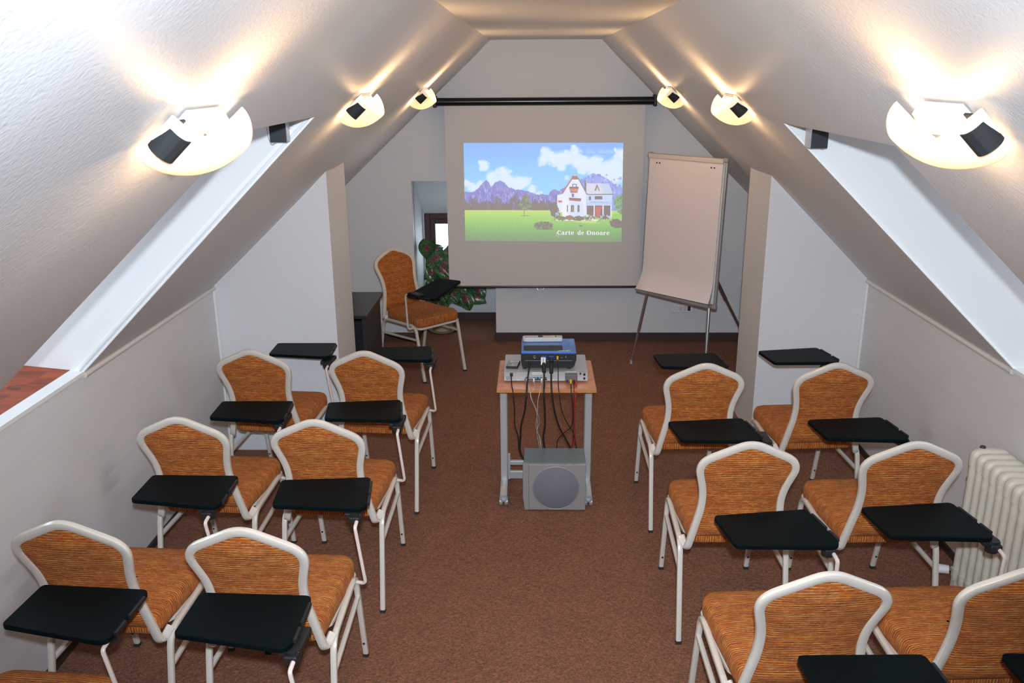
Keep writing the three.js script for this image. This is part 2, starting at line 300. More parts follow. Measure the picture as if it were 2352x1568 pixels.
// dormers: cheeks, top, outer wall with a window, wooden sill and white nosing
function dormer(S, yTop, zn, zf, tn, tw, side, w) {
  const x1 = S.kx + S.side * 0.85, xs = slopeX(S, yTop), e = S.side * 0.03;
  const P = []; const quad = (a, b, c, d) => { for (const q of [a, b, c, a, c, d]) P.push(...q); };
  const poly = [[xs + e * 0.3, yTop], [x1, yTop], [x1, S.ky - 0.05], [slopeX(S, S.ky - 0.05) + e * 0.3, S.ky - 0.05]];
  for (const f of [zf, zn]) { const q = poly.map(([x, y]) => [x, y, f(x)]); quad(q[0], q[1], q[2], q[3]); }
  quad([xs, yTop + 0.002, zn(xs)], [x1, yTop + 0.002, zn(x1)], [x1, yTop + 0.002, zf(x1)], [xs, yTop + 0.002, zf(xs)]);
  const g = new THREE.BufferGeometry(); g.setAttribute('position', new THREE.Float32BufferAttribute(P, 3)); g.computeVertexNormals();
  // outer wall with a window hole, drawn in (z, y)
  const za = zn(x1) + 0.02, zb = zf(x1) - 0.02, ws = new THREE.Shape([[za, S.ky - 0.1], [zb, S.ky - 0.1], [zb, yTop + 0.05], [za, yTop + 0.05]].map(([x, y]) => new THREE.Vector2(x, y)));
  const h0 = za - 0.07, h1 = zb + 0.07, v0 = S.ky + 0.04, v1 = yTop - 0.05;
  ws.holes.push(new THREE.Path([[h0, v0], [h0, v1], [h1, v1], [h1, v0]].map(([x, y]) => new THREE.Vector2(x, y))));
  const og = new THREE.ExtrudeGeometry(ws, { depth: 0.08, bevelEnabled: false }).rotateY(-Math.PI / 2);   // (z,y,d) -> x=-d... , z kept
  og.translate(S.side < 0 ? x1 : x1 + 0.08, 0, 0);
  struct('wall_dormer_' + side, [uvMetres(g), uvMetres(og)], M.cheek, `white cheeks of the ${side} dormer window`);
  const wd = new THREE.Group(); wd.name = w; wd.userData = { kind: 'structure', label: `brown wooden dormer window on the ${side}` }; scene.add(wd);
  const xm = x1 + S.side * 0.03, fb = (z0, z1, y0, y1, t, dx) => [box(xm - dx, xm + dx, y0, y1, z0, z0 - t), box(xm - dx, xm + dx, y0, y1, z1 + t, z1), box(xm - dx, xm + dx, y0, y0 + t, z0 - t, z1 + t), box(xm - dx, xm + dx, y1 - t, y1, z0 - t, z1 + t)];
  obj('frame', fb(h0, h1, v0, v1, 0.05, 0.04), M.windowWood, wd);
  obj('pane', box(xm - 0.002, xm + 0.002, v0 + 0.05, v1 - 0.05, h0 - 0.05, h1 + 0.05), M.pane, wd);
  // white nosing and varnished board
  const slab = (xa, xb, y0, y1) => { const s2 = new THREE.Shape([[xa, -(zn(xa) + 0.0)], [xb, -(zn(xb))], [xb, -zf(xb)], [xa, -zf(xa)]].map(([x, y]) => new THREE.Vector2(x, y))); return new THREE.ExtrudeGeometry(s2, { depth: y1 - y0, bevelEnabled: false }).rotateX(-Math.PI / 2).translate(0, y0, 0); };
  struct('trim_sill_' + side, uvMetres(slab(S.kx - S.side * 0.010, S.kx + S.side * 0.055, S.ky - 0.004, S.ky + 0.012)), M.edge, `white nosing of the ${side} dormer sill`);
  struct('window_sill_' + side, uvMetres(slab(S.kx + S.side * 0.055, x1, S.ky - 0.03, S.ky + 0.010)), M.sill, `varnished red brown wooden sill of the ${side} dormer window`);
  // corner bead along the far edge of the opening
  const a = V(xs, yTop, zf(xs) + 0.004), b = V(S.kx, S.ky, zf(S.kx) + 0.004);
  struct(tn, sweep([a.clone().add(V(e * 0.15, 0, 0)), b.clone().add(V(e * 0.15, 0, 0))], 0.010, 0.012, V(0, 0, 1), 0.3), M.edge);
  struct(tw, sweep([a.clone().add(V(e * 1.2, 0, -0.004)), b.clone().add(V(e * 1.2, 0, -0.004))], 0.016, 0.004, V(0, 0, 1), 0.2), M.edge);
}
dormer(SL, 2.06, znL, zfL, 'trim_5', 'trim_6', 'left', 'window_2');
dormer(SR, 2.005, znR, zfR, 'trim_7', 'trim_8', 'right', 'window_3');

// ---------------------------------------------------------------- chairs with writing tablets
const backPts = [V(-0.203, 0.424, 0.150), V(-0.190, 0.392, 0.200), V(-0.141, 0.640, 0.238), V(-0.188, 0.818, 0.306), V(0, 0.907, 0.328)];
const mir = (v) => V(-v.x, v.y, v.z);
const backPath = fillet([...backPts, ...backPts.slice(0, 4).reverse().map(mir)], [0.030, 0.085, 0.060, 0.05, 0.060, 0.085, 0.030], 7);
function frameAt(y) {                                                   // half width and depth of the back frame at height y
  for (let i = 0; i < backPath.length / 2; i++) { const a = backPath[i], b = backPath[i + 1]; if (a.y <= y && b.y >= y && b.y > a.y && a.z > 0.19) { const t = (y - a.y) / (b.y - a.y); return [Math.abs(a.x + (b.x - a.x) * t), a.z + (b.z - a.z) * t]; } }
  return [0, backPath[Math.floor(backPath.length / 2)].z];
}
const G = {};
G.backFrame = sweep(backPath, 0.029, 0.020, V(0, -0.27, 1).normalize(), 0.30);        // flat face to the rear
{ // padded back panel, bulging a little on both faces
  const y0 = 0.462, y1 = 0.888, nr = 26, nc = 14, P = [], UV = [], I = [];
  for (const sgn of [1, -1]) for (let r = 0; r <= nr; r++) for (let c = 0; c <= nc; c++) {
    const y = y0 + (y1 - y0) * r / nr; const [hw, z] = frameAt(y); const u = c / nc * 2 - 1, w = Math.max(0.002, hw - 0.004);
    const dome = Math.max(0, 1 - u * u) ** 0.45 * Math.min(1, (r + 0.35) / 2, (nr - r + 0.5) / 3), k = sgn > 0 ? 0.013 : 0.020;
    P.push(u * w, y - sgn * 0.3 * k * dome, z + sgn * k * dome); UV.push(u * w, y);
  }
  const row = nc + 1, half = (nr + 1) * row;
  for (let r = 0; r < nr; r++) for (let c = 0; c < nc; c++) { const a = r * row + c; I.push(a, a + 1, a + row, a + 1, a + row + 1, a + row); const b = a + half; I.push(b, b + row, b + 1, b + 1, b + row, b + row + 1); }
  for (let c = 0; c < nc; c++) { I.push(c, half + c, c + 1, c + 1, half + c, half + c + 1); }
  const g = new THREE.BufferGeometry(); g.setAttribute('position', new THREE.Float32BufferAttribute(P, 3)); g.setAttribute('uv', new THREE.Float32BufferAttribute(UV, 2)); g.setIndex(I); g.computeVertexNormals(); G.backrest = g;
}
function roundedOutline(pts, rad, seg = 5) { const f = fillet([...pts, pts[0], pts[1]].map(([x, y]) => V(x, y, 0)), rad.concat(rad[0] ?? rad), seg); return f; }
function roundedShape(pts, radii, seg = 6) {                            // closed polygon with rounded corners
  const n = pts.length, s = new THREE.Shape(), q = [];
  for (let i = 0; i < n; i++) { const a = pts[(i + n - 1) % n], b = pts[i], c = pts[(i + 1) % n], r = Array.isArray(radii) ? radii[i] : radii;
    const da = [a[0] - b[0], a[1] - b[1]], dc = [c[0] - b[0], c[1] - b[1]], la = Math.hypot(...da), lc = Math.hypot(...dc), l = Math.min(r, la * 0.49, lc * 0.49);
    for (let k = 0; k <= seg; k++) { const t = k / seg, p0 = [b[0] + da[0] / la * l, b[1] + da[1] / la * l], p1 = [b[0] + dc[0] / lc * l, b[1] + dc[1] / lc * l];
      q.push(new THREE.Vector2((1 - t) ** 2 * p0[0] + 2 * t * (1 - t) * b[0] + t * t * p1[0], (1 - t) ** 2 * p0[1] + 2 * t * (1 - t) * b[1] + t * t * p1[1])); } }
  s.setFromPoints(q); return s;
}
{ // seat cushion: stacked rings give a crowned, soft-edged block
  const base = roundedShape([[-0.200, -0.258], [0.200, -0.258], [0.178, 0.190], [-0.178, 0.190]], [0.075, 0.075, 0.045, 0.045], 7).getPoints();
  const rings = [[0.412, 0.955], [0.418, 0.985], [0.430, 1.0], [0.452, 1.0], [0.466, 0.985], [0.476, 0.955], [0.482, 0.90], [0.486, 0.80], [0.489, 0.6], [0.490, 0.3], [0.490, 0.02]];
  const P = [], n = base.length, I = []; let len = [0]; for (let i = 1; i <= n; i++) len.push(len[i - 1] + base[i % n].distanceTo(base[i - 1]));
  for (const [y, k] of rings) for (const b of base) { const inset = 1 - k < 0.12 ? (1 - k) * 0.2 : 0; const l = Math.hypot(b.x, b.y + 0.03), f = inset ? (l - inset) / l : k; P.push(b.x * f, y, (b.y + 0.03) * f - 0.03); }
  for (let r = 0; r < rings.length - 1; r++) for (let i = 0; i < n; i++) { const a = r * n + i, b = r * n + (i + 1) % n; I.push(a, a + n, b, b, a + n, b + n); }
  const c = P.length / 3; P.push(0, 0.412, -0.03); for (let i = 0; i < n; i++) I.push(c, i, (i + 1) % n);
  let g = new THREE.BufferGeometry(); g.setAttribute('position', new THREE.Float32BufferAttribute(P, 3)); g.setIndex(I); g.computeVertexNormals(); g = g.toNonIndexed();
  const p = g.attributes.position, nn = g.attributes.normal, uv = new Float32Array(p.count * 2);
  for (let t = 0; t < p.count; t += 3) { // one projection per triangle keeps the lines straight
    let ny = 0, nx = 0, nz = 0; for (let i = t; i < t + 3; i++) { ny += nn.getY(i); nx += nn.getX(i); nz += nn.getZ(i); }
    for (let i = t; i < t + 3; i++) { const top = Math.abs(ny) > 1.6; uv[2 * i] = top ? p.getX(i) : p.getY(i); uv[2 * i + 1] = top ? p.getZ(i) : Math.abs(nx) > Math.abs(nz) ? p.getZ(i) : p.getX(i); }
  }
  g.setAttribute('uv', new THREE.BufferAttribute(uv, 2)); G.seat = g;
  G.seatRim = new THREE.ExtrudeGeometry(roundedShape([[-0.196, 0.254], [0.196, 0.254], [0.180, -0.10], [-0.180, -0.10]].map(([x, y]) => [x, y]), 0.05, 4), { depth: 0.010, bevelEnabled: true, bevelSize: 0.003, bevelThickness: 0.003, bevelSegments: 2 }).rotateX(-Math.PI / 2).translate(0, 0.399, 0);
}
{ // leg frames: rear leg, rail, front leg (right side, mirrored for the left)
  const full = (s) => fillet([V(s * 0.213, 0.012, 0.257), V(s * 0.210, 0.412, 0.170), V(s * 0.197, 0.420, -0.205), V(s * 0.196, 0.012, -0.292)], [0.055, 0.055], 8);
  for (const s of [1, -1]) {
    const f = full(s), k = s > 0 ? 'R' : 'L';
    G['legRear' + k] = sweep(f.slice(0, 10), 0.020, 0.022, V(s, 0, 0));
    G['rail' + k] = sweep(f.slice(9, 11), 0.020, 0.022, V(s, 0, 0));
    G['legFront' + k] = sweep(f.slice(10), 0.020, 0.022, V(s, 0, 0));
    G['stretcher' + k] = sweep([V(s * 0.211, 0.300, 0.194), V(s * 0.198, 0.318, -0.226)], 0.016, 0.018, V(s, 0, 0));
    G['joint' + k] = sweep([V(s * 0.198, 0.414, 0.165), V(s * 0.210, 0.416, 0.145)], 0.02, 0.02, V(0, 1, 0));
    G['capRear' + k] = box(s * 0.213 - 0.011, s * 0.213 + 0.011, 0, 0.014, 0.246, 0.268);
    G['capFront' + k] = box(s * 0.196 - 0.011, s * 0.196 + 0.011, 0, 0.014, -0.303, -0.281);
    G['plug' + k] = cyl(V(s * 0.196, 0.072, -0.281), V(s * 0.196, 0.073, -0.267), 0.005, 0.005, 10);
  }
}
// writing tablet: the quad is symmetric to nothing; the corner over the arm is rounder
const quadT = [[-0.171, 0.122], [0.167, 0.144], [0.193, -0.109], [-0.154, -0.077]];     // shape y = -z
G.tablet = new THREE.ExtrudeGeometry(roundedShape([quadT[3], quadT[2], quadT[1], quadT[0]], [0.016, 0.045, 0.018, 0.016], 6), { depth: 0.011, bevelEnabled: true, bevelSize: 0.003, bevelThickness: 0.003, bevelSegments: 3, curveSegments: 4 }).rotateX(-Math.PI / 2).translate(0, -0.014, 0);
{
  const a = V(0.176, -0.006, -0.06), b = V(0.188, -0.006, 0.055), dir = b.clone().sub(a);
  const clip = (t0, t1) => sweep([a.clone().addScaledVector(dir, t0).add(V(0.006, 0.002, 0)), a.clone().addScaledVector(dir, t1).add(V(0.006, 0.002, 0))], 0.010, 0.014, V(0, 1, 0), 0.35);
  G.clipA = clip(-0.42, 0.42); G.clipB = clip(0.62, 1.12);
}
G.arm = sweep(fillet([V(0.197, 0.405, -0.186), V(0.243, 0.404, -0.176), V(0.226, 0.655, -0.138), V(0.224, 0.668, -0.215)], [0.018, 0.012], 5), 0.013, 0.013, V(0.3, 0.2, 0.93), 0.4);
G.bracket = [rbox(0.178, 0.238, 0.664, 0.682, -0.305, -0.188, 0.005), cyl(V(0.215, 0.640, -0.20), V(0.215, 0.684, -0.20), 0.020, 0.022, 14), rbox(0.196, 0.236, 0.650, 0.676, -0.225, -0.170, 0.006)];
G.bracket = merged(G.bracket);
for (const k of ['seatRim', 'legRearR']) G[k] = merged(G[k]);

function chairPrototype() {
  const c = new THREE.Group();
  const add = (name, g, m, parent = c) => { const o = new THREE.Mesh(g, m); o.name = name; return put(o, parent); };
  add('seat', G.seat, M.fabric); add('backrest', G.backrest, M.fabric);
  add('back_frame', merged([G.backFrame, G.jointR, G.jointL]), M.cream); add('seat_rim', G.seatRim, M.cream);
  for (const k of ['R', 'L']) {
    const lr = add('leg', G['legRear' + k], M.cream); add('foot_cap', G['capRear' + k], M.rubber, lr);
    const lf = add('leg', G['legFront' + k], M.cream); add('foot_cap', G['capFront' + k], M.rubber, lf); add('plug', G['plug' + k], M.rubber, lf);
    add('side_rail', G['rail' + k], M.cream); add('stretcher', G['stretcher' + k], M.cream);
  }
  const arm = add('tablet_arm', G.arm, M.creamArm); add('bracket', G.bracket, M.black, arm);
  const t = add('writing_tablet', G.tablet, M.tablet); add('edge_clip', G.clipA, M.black, t); add('edge_clip', G.clipB, M.black, t);
  return c;
}
const chair0 = chairPrototype();
let chairUsed = false;
function chair(name, x, z, turn, [tx, ty, tz, ta, tilt = 0], label, group) {
  const c = chairUsed ? chair0.clone() : chair0; 
  c.name = numbered(name); c.position.set(x, 0, z); c.rotation.y = turn; c.userData = { label, category: 'chair' }; if (group) c.userData.group = group;
  const t = c.children.find((o) => o.name === 'writing_tablet');
  t.position.set(tx, ty, tz); t.rotation.set(0, ta, tilt);
  return c;
}
const seats = [
  // x, z, turn, tablet [x, y, z, turn], row, place
  [-0.802, -4.325, -0.083, [0.022, 0.700, -0.275, 0.102], 'front row', 'on the left of the aisle'],
  [-1.375, -4.345, -0.073, [0.034, 0.712, -0.290, 0.017], 'front row', 'by the left wall'],
  [0.784, -4.142, 0.051, [0.063, 0.712, -0.292, -0.047], 'front row', 'on the right of the aisle'],
  [1.387, -4.153, 0.068, [0.047, 0.736, -0.290, 0.045], 'front row', 'by the right wall'],
  [-0.846, -3.451, -0.046, [0.029, 0.700, -0.286, 0.094], 'second row', 'on the left of the aisle'],
  [-1.392, -3.472, -0.061, [0.044, 0.700, -0.263, 0.014], 'second row', 'by the left wall'],
  [0.791, -3.251, 0.018, [-0.004, 0.700, -0.261, 0.047], 'second row', 'on the right of the aisle'],
  [1.384, -3.258, 0.045, [0.036, 0.700, -0.272, -0.008], 'second row', 'beside the radiator'],
  [-0.868, -2.607, -0.030, [0.057, 0.700, -0.298, 0.046], 'third row', 'on the left of the aisle'],
  [-1.421, -2.641, -0.055, [0.070, 0.700, -0.290, -0.020], 'third row', 'by the left wall'],
  [0.785, -2.389, 0.056, [0.049, 0.700, -0.260, 0.030], 'third row', 'on the right of the aisle'],
  [1.346, -2.420, 0.056, [0.025, 0.700, -0.292, -0.002], 'third row', 'by the right wall, partly cut off'],
  [-0.895, -1.835, -0.060, [0.026, 0.700, -0.290, -0.040], 'fourth row', 'left of the aisle, only tablet in view'],
  [-1.452, -1.925, -0.080, [0.070, 0.700, -0.235, -0.054], 'fourth row', 'by the left wall, mostly cut off'],
  [0.810, -1.575, -0.020, [0.060, 0.700, -0.288, -0.020], 'fourth row', 'right of the aisle, only tablet in view'],
  [1.358, -1.590, -0.020, [0.060, 0.700, -0.288, -0.020], 'fourth row', 'by the right wall, only tablet corner visible'],
];
for (const [x, z, a, t, row, place] of seats) {
  const c = chair('tablet_chair', x, z, a, t, `orange striped chair with black tablet, ${row}, ${place}`, 'audience chairs with writing tablets');
  chairUsed = true;
  scene.add(c);
}
{ // the presenter's chair, turned towards the room, its tablet tipped
  const c = chair('tablet_chair', -0.877, -6.389, -2.359, [0.055, 0.700, -0.255, 0.20, -0.20], 'lone orange chair facing the audience, beside the plant and screen');
  scene.add(c);
}

// ---------------------------------------------------------------- projection screen with the projected picture
function pictureCanvas() {
  const W = 1200, H = 745, cv = document.createElement('canvas'); cv.width = W; cv.height = H; const c = cv.getContext('2d');
  const sky = c.createLinearGradient(0, 0, 0, 520); sky.addColorStop(0, '#8fbcff'); sky.addColorStop(0.35, '#9ad0fd'); sky.addColorStop(1, '#b2e6fd'); c.fillStyle = sky; c.fillRect(0, 0, W, 560);
  const puff = (x, y, r, a) => { const g = c.createRadialGradient(x, y, r * 0.35, x, y, r); g.addColorStop(0, `rgba(224,241,255,${a})`); g.addColorStop(1, 'rgba(224,241,255,0)'); c.fillStyle = g; c.beginPath(); c.arc(x, y, r, 0, 7); c.fill(); };
  const cloud = (list) => { for (const [x, y, r0, a = 1] of list) { const r = r0 * 0.86; puff(x, y, r, a); for (let k = 0; k < 14; k++) puff(x + (rnd() - 0.5) * r * 1.9, y + (rnd() - 0.5) * r * 1.4, r * (0.12 + 0.26 * rnd()), a * 0.8); } };
  cloud([[140, 150, 40], [165, 175, 42], [140, 190, 34]]);
  cloud([[60, 330, 50], [15, 300, 40], [150, 320, 60], [210, 250, 62], [300, 225, 70], [330, 290, 80], [240, 310, 80], [410, 290, 70], [470, 290, 60], [400, 350, 70], [520, 350, 48], [570, 390, 40], [90, 350, 60]]);
  cloud([[620, 70, 62], [600, 130, 60], [690, 120, 80], [760, 110, 80], [840, 70, 60], [860, 140, 80], [930, 160, 80], [740, 180, 50], [1000, 140, 70], [1050, 210, 90], [1100, 270, 90], [1150, 150, 80], [1180, 80, 60], [1170, 240, 90], [980, 220, 70], [1120, 180, 80], [830, 30, 26], [780, 260, 26, 0.7], [900, 200, 50]]);
  // mountains
  const ridge = (pts, fill) => { c.fillStyle = fill; c.beginPath(); c.moveTo(pts[0][0], 560); for (const [x, y] of pts) c.lineTo(x, y); c.lineTo(pts.at(-1)[0], 560); c.fill(); };
  const rough = (pts) => { const o = []; for (let i = 0; i < pts.length - 1; i++) for (let k = 0; k < 8; k++) { const t = k / 8; o.push([pts[i][0] + (pts[i + 1][0] - pts[i][0]) * t, pts[i][1] + (pts[i + 1][1] - pts[i][1]) * t + (rnd() - 0.5) * 9]); } o.push(pts.at(-1)); return o; };
  const left = rough([[0, 368], [70, 365], [110, 335], [140, 300], [155, 285], [170, 278], [185, 290], [205, 330], [235, 295], [270, 278], [300, 290], [330, 325], [390, 348], [460, 355], [510, 370], [560, 390], [600, 380], [640, 392], [660, 360], [690, 345], [720, 360], [780, 320], [900, 270]]);
  ridge(left, '#9a9ed8');
  const right = rough([[880, 290], [930, 245], [980, 225], [1040, 240], [1100, 275], [1150, 310], [1200, 330]]); ridge(right, '#a6b4f0');
  for (let k = 0; k < 1700; k++) { const x = rnd() * 900, y = 300 + rnd() * 220, top = left.find((p) => p[0] >= x)?.[1] ?? 300; if (y < top + 6) continue; c.strokeStyle = ['rgba(222,226,255,.62)', 'rgba(112,112,172,.55)', 'rgba(132,134,204,.5)'][Math.floor(rnd() * 3)]; c.lineWidth = 1 + rnd() * 3; c.beginPath(); c.moveTo(x, y); c.lineTo(x + (rnd() - 0.35) * 14, y + 10 + rnd() * 28); c.stroke(); }
  for (let k = 0; k < 220; k++) { const x = 880 + rnd() * 320, y = 235 + rnd() * 200; c.fillStyle = ['rgba(110,120,205,.4)', 'rgba(225,230,255,.4)'][k % 2]; c.beginPath(); c.arc(x, y, 2 + rnd() * 7, 0, 7); c.fill(); }
  for (let k = 0; k < 420; k++) { const x = rnd() * 860, y = 500 - Math.abs(rnd() - rnd()) * (60 + 50 * Math.sin(x * 0.02) ** 2); c.fillStyle = ['rgba(96,112,120,.45)', 'rgba(110,130,110,.45)', 'rgba(85,95,125,.4)'][k % 3]; c.beginPath(); c.ellipse(x, y, 5 + rnd() * 8, 8 + rnd() * 18, 0, 0, 7); c.fill(); }
  // lawn
  const gr = c.createLinearGradient(0, 500, 0, H); gr.addColorStop(0, '#d4e47c'); gr.addColorStop(0.15, '#bce284'); gr.addColorStop(0.5, '#a2cc78'); gr.addColorStop(1, '#88a86c'); c.fillStyle = gr; c.fillRect(0, 506, W, H - 506);
  for (let k = 0; k < 2600; k++) { c.fillStyle = ['rgba(70,110,40,.22)', 'rgba(190,225,110,.20)'][k % 2]; const y = 515 + rnd() * 230; c.fillRect(rnd() * W, y, 2 + (y - 500) * 0.05, 2); }
  c.fillStyle = 'rgba(215,235,90,.75)'; c.beginPath(); c.moveTo(800, 580); c.quadraticCurveTo(950, 620, 1110, 590); c.lineTo(1090, 570); c.lineTo(850, 565); c.fill();
  const bush = (x, y, rx, ry, cols, n) => { for (let k = 0; k < n; k++) { const a = rnd() * 6.28, r = Math.sqrt(rnd()); c.fillStyle = cols[Math.floor(rnd() * cols.length)]; c.beginPath(); c.arc(x + Math.cos(a) * r * rx, y + Math.sin(a) * r * ry, 3 + rnd() * 6, 0, 7); c.fill(); } };
  // lone tree, bush, trees by the house
  c.strokeStyle = '#6a6a50'; c.lineWidth = 4; c.beginPath(); c.moveTo(456, 490); c.lineTo(457, 546); c.stroke();
  bush(467, 465, 42, 34, ['#5d8c3c', '#74a64a', '#86b850', '#4c7434'], 150); bush(467, 425, 22, 36, ['#6a9c44', '#86b850', '#5d8c3c'], 70); c.fillStyle = 'rgba(70,110,50,.5)'; c.fillRect(430, 545, 70, 5);
  bush(605, 622, 70, 26, ['#4e6e36', '#86a860', '#5f8042', '#3d5a2e'], 170); c.fillStyle = 'rgba(60,90,40,.5)'; c.fillRect(545, 645, 130, 7);
  bush(1192, 455, 50, 70, ['#79b648', '#8fc858', '#5e9438'], 190);
  // villa
  const P = (pts, fill) => { c.fillStyle = fill; c.beginPath(); pts.forEach(([x, y], i) => (i ? c.lineTo(x, y) : c.moveTo(x, y))); c.closePath(); c.fill(); };
  const wall = '#e9efff', shade = '#cfe0fb', dark = '#5a5868', wood = '#c07b3a';
  P([[930, 300], [1095, 300], [1130, 380], [930, 385]], '#dfe0ee'); P([[1040, 300], [1095, 300], [1130, 380], [1060, 372]], '#c9dcef');
  P([[932, 385], [1126, 382], [1118, 560], [932, 560]], shade); c.strokeStyle = '#8a6a58'; c.lineWidth = 6; c.beginPath(); c.moveTo(915, 370); c.lineTo(945, 384); c.lineTo(1132, 381); c.stroke();
  P([[990, 355], [1008, 305], [1030, 355]], '#7f7a70'); P([[1000, 355], [1010, 325], [1022, 355]], '#cfe0fb'); P([[915, 275], [924, 275], [926, 360], [914, 360]], '#6e6c86');
  P([[708, 390], [752, 380], [752, 520], [708, 520]], wall); P([[716, 430], [745, 430], [745, 446], [716, 446]], '#e08a3c');
  P([[752, 380], [770, 350], [800, 300], [830, 262], [868, 262], [890, 310], [920, 360], [930, 390], [930, 560], [745, 560]], wall); P([[745, 560], [752, 420], [800, 430], [800, 570]], '#f3f5ff');
  P([[800, 440], [880, 440], [905, 450], [905, 545], [860, 570], [800, 570]], '#dde8ff');
  c.strokeStyle = '#c86a3c'; c.lineWidth = 9; c.beginPath(); c.moveTo(740, 380); c.lineTo(762, 352); c.lineTo(800, 296); c.lineTo(822, 262); c.stroke(); c.strokeStyle = '#6e6068'; c.lineWidth = 6; c.beginPath(); c.moveTo(868, 262); c.lineTo(895, 312); c.lineTo(925, 368); c.stroke();
  P([[814, 272], [822, 246], [840, 238], [858, 246], [872, 272]], '#b8683a'); P([[824, 246], [840, 236], [856, 246]], '#e9ccb0');
  c.strokeStyle = '#7784b0'; c.lineWidth = 6; c.strokeRect(825, 308, 28, 28);
  P([[800, 330], [870, 330], [862, 372], [808, 372]], wood); P([[800, 326], [870, 326], [870, 340], [800, 340]], '#8c8c8c'); c.fillStyle = '#d9a05c'; c.fillRect(806, 342, 58, 18); P([[818, 378], [836, 378], [836, 404], [818, 404]], '#8a94c0');
  P([[798, 408], [890, 414], [888, 436], [800, 430]], '#b06038'); P([[798, 408], [890, 414], [890, 420], [798, 414]], '#8a4c34');
  for (const [x, w2] of [[782, 8], [812, 24], [862, 16]]) { c.fillStyle = '#7a7f8c'; c.beginPath(); c.ellipse(x + w2 / 2, 475, w2 / 2, 12, 0, 0, 7); c.fill(); c.fillRect(x, 475, w2, 42); c.fillStyle = '#b7ac5c'; c.fillRect(x + w2 * 0.4, 478, w2 * 0.35, 38); }
  c.fillStyle = '#6b7186'; c.fillRect(948, 398, 16, 28); P([[992, 396], [1050, 396], [1050, 420], [992, 420]], '#8c8272'); for (let k = 0; k < 8; k++) { c.strokeStyle = '#9fa9d4'; c.lineWidth = 3; c.beginPath(); c.arc(965 + k * 18, 436, 8, 0, 3.14); c.stroke(); }
  c.fillStyle = '#c9d8f6'; c.fillRect(932, 445, 188, 16);
  P([[934, 468], [985, 468], [985, 545], [934, 540]], '#9a7c60'); P([[992, 466], [1052, 466], [1052, 560], [992, 560]], '#a0624a'); P([[1000, 478], [1100, 474], [1092, 500], [1040, 490], [1030, 555], [1008, 555]], '#d27038'); P([[1060, 466], [1112, 466], [1112, 545], [1060, 545]], '#8a8a86'); P([[1040, 500], [1054, 500], [1054, 575], [1034, 575]], '#5a5048');
  for (const x of [985, 1052, 1112]) { c.fillStyle = '#f0f2ff'; c.fillRect(x, 462, 9, 95); }
  c.fillStyle = '#eef0ff'; c.fillRect(700, 574, 410, 10);
  bush(690, 510, 30, 46, ['#5c6a58', '#707e62', '#4f5c50'], 110); c.strokeStyle = '#5c5448'; c.lineWidth = 4; c.beginPath(); c.moveTo(690, 540); c.lineTo(688, 582); c.stroke(); bush(712, 545, 18, 20, ['#b8c8e0', '#6c7a70'], 40);
  bush(740, 566, 40, 12, ['#8fa070', '#c0c890', '#6e8058'], 60); bush(806, 562, 30, 14, ['#c0785c', '#b06048', '#8fa070'], 60); bush(870, 566, 40, 14, ['#70805c', '#8fa070', '#54684c'], 60); bush(950, 560, 50, 18, ['#e4ecdc', '#a8b89c', '#70805c'], 90); bush(1070, 556, 44, 16, ['#6c7480', '#c8d0e0', '#54585c'], 70); bush(1060, 585, 50, 16, ['#b4d878', '#98c868'], 60);
  bush(1165, 606, 48, 28, ['#3e5c48', '#557466', '#7a9a8c', '#36503e'], 130); c.fillStyle = '#a6d648'; c.fillRect(1130, 530, 70, 40); bush(1150, 590, 40, 18, ['#3e5c48', '#557466'], 50);
  c.fillStyle = '#4e6e36'; c.beginPath(); c.ellipse(888, 622, 14, 5, 0, 0, 7); c.fill();
  // lettering of the picture
  c.fillStyle = '#ffffff'; c.shadowColor = 'rgba(40,60,30,.7)'; c.shadowBlur = 4; c.font = 'bold 46px serif'; c.textBaseline = 'alphabetic';
  const T = (s, x, w2) => { c.save(); c.translate(x, 692); const m = c.measureText(s).width; c.scale(w2 / m, 1); c.fillText(s, 0, 0); c.restore(); };
  T('Carte', 706, 132); T('de', 862, 52); T('Onoare', 934, 176);
  c.lineWidth = 3; c.strokeStyle = '#fff'; c.beginPath(); c.arc(728, 684, 26, 1.7, 3.6); c.stroke(); c.beginPath(); c.arc(960, 676, 26, 2.2, 3.9); c.stroke();
  c.shadowBlur = 0; c.font = '34px serif'; c.fillStyle = 'rgba(228,240,255,.75)'; c.save(); c.translate(1128, 52); c.rotate(Math.PI); c.fillText('PdPXIS  \u2122EU  A  N  mol', 0, 0); c.restore();
  c.font = '24px serif'; c.fillStyle = 'rgba(200,226,250,.55)'; c.save(); c.translate(1060, 88); c.rotate(Math.PI); c.fillText('oduct  s', 0, 0); c.restore();
  // drawn as seen on the screen; the projector adds light to what the white cloth already shows, so take that share off
  const im = c.getImageData(0, 0, W, H), D = im.data, lin = (v) => ((v / 255 + 0.055) / 1.055) ** 2.4, back = (v) => 255 * (1.055 * Math.max(0, Math.min(1, v)) ** (1 / 2.4) - 0.055);
  for (let i = 0; i < D.length; i += 4) for (let k = 0; k < 3; k++) D[i + k] = Math.max(0, back(Math.max(0, lin(D[i + k]) - [0.30, 0.27, 0.25][k]) / 0.75));
  c.putImageData(im, 0, 0);
  const t = new THREE.CanvasTexture(cv); t.colorSpace = THREE.SRGBColorSpace; return t;
}
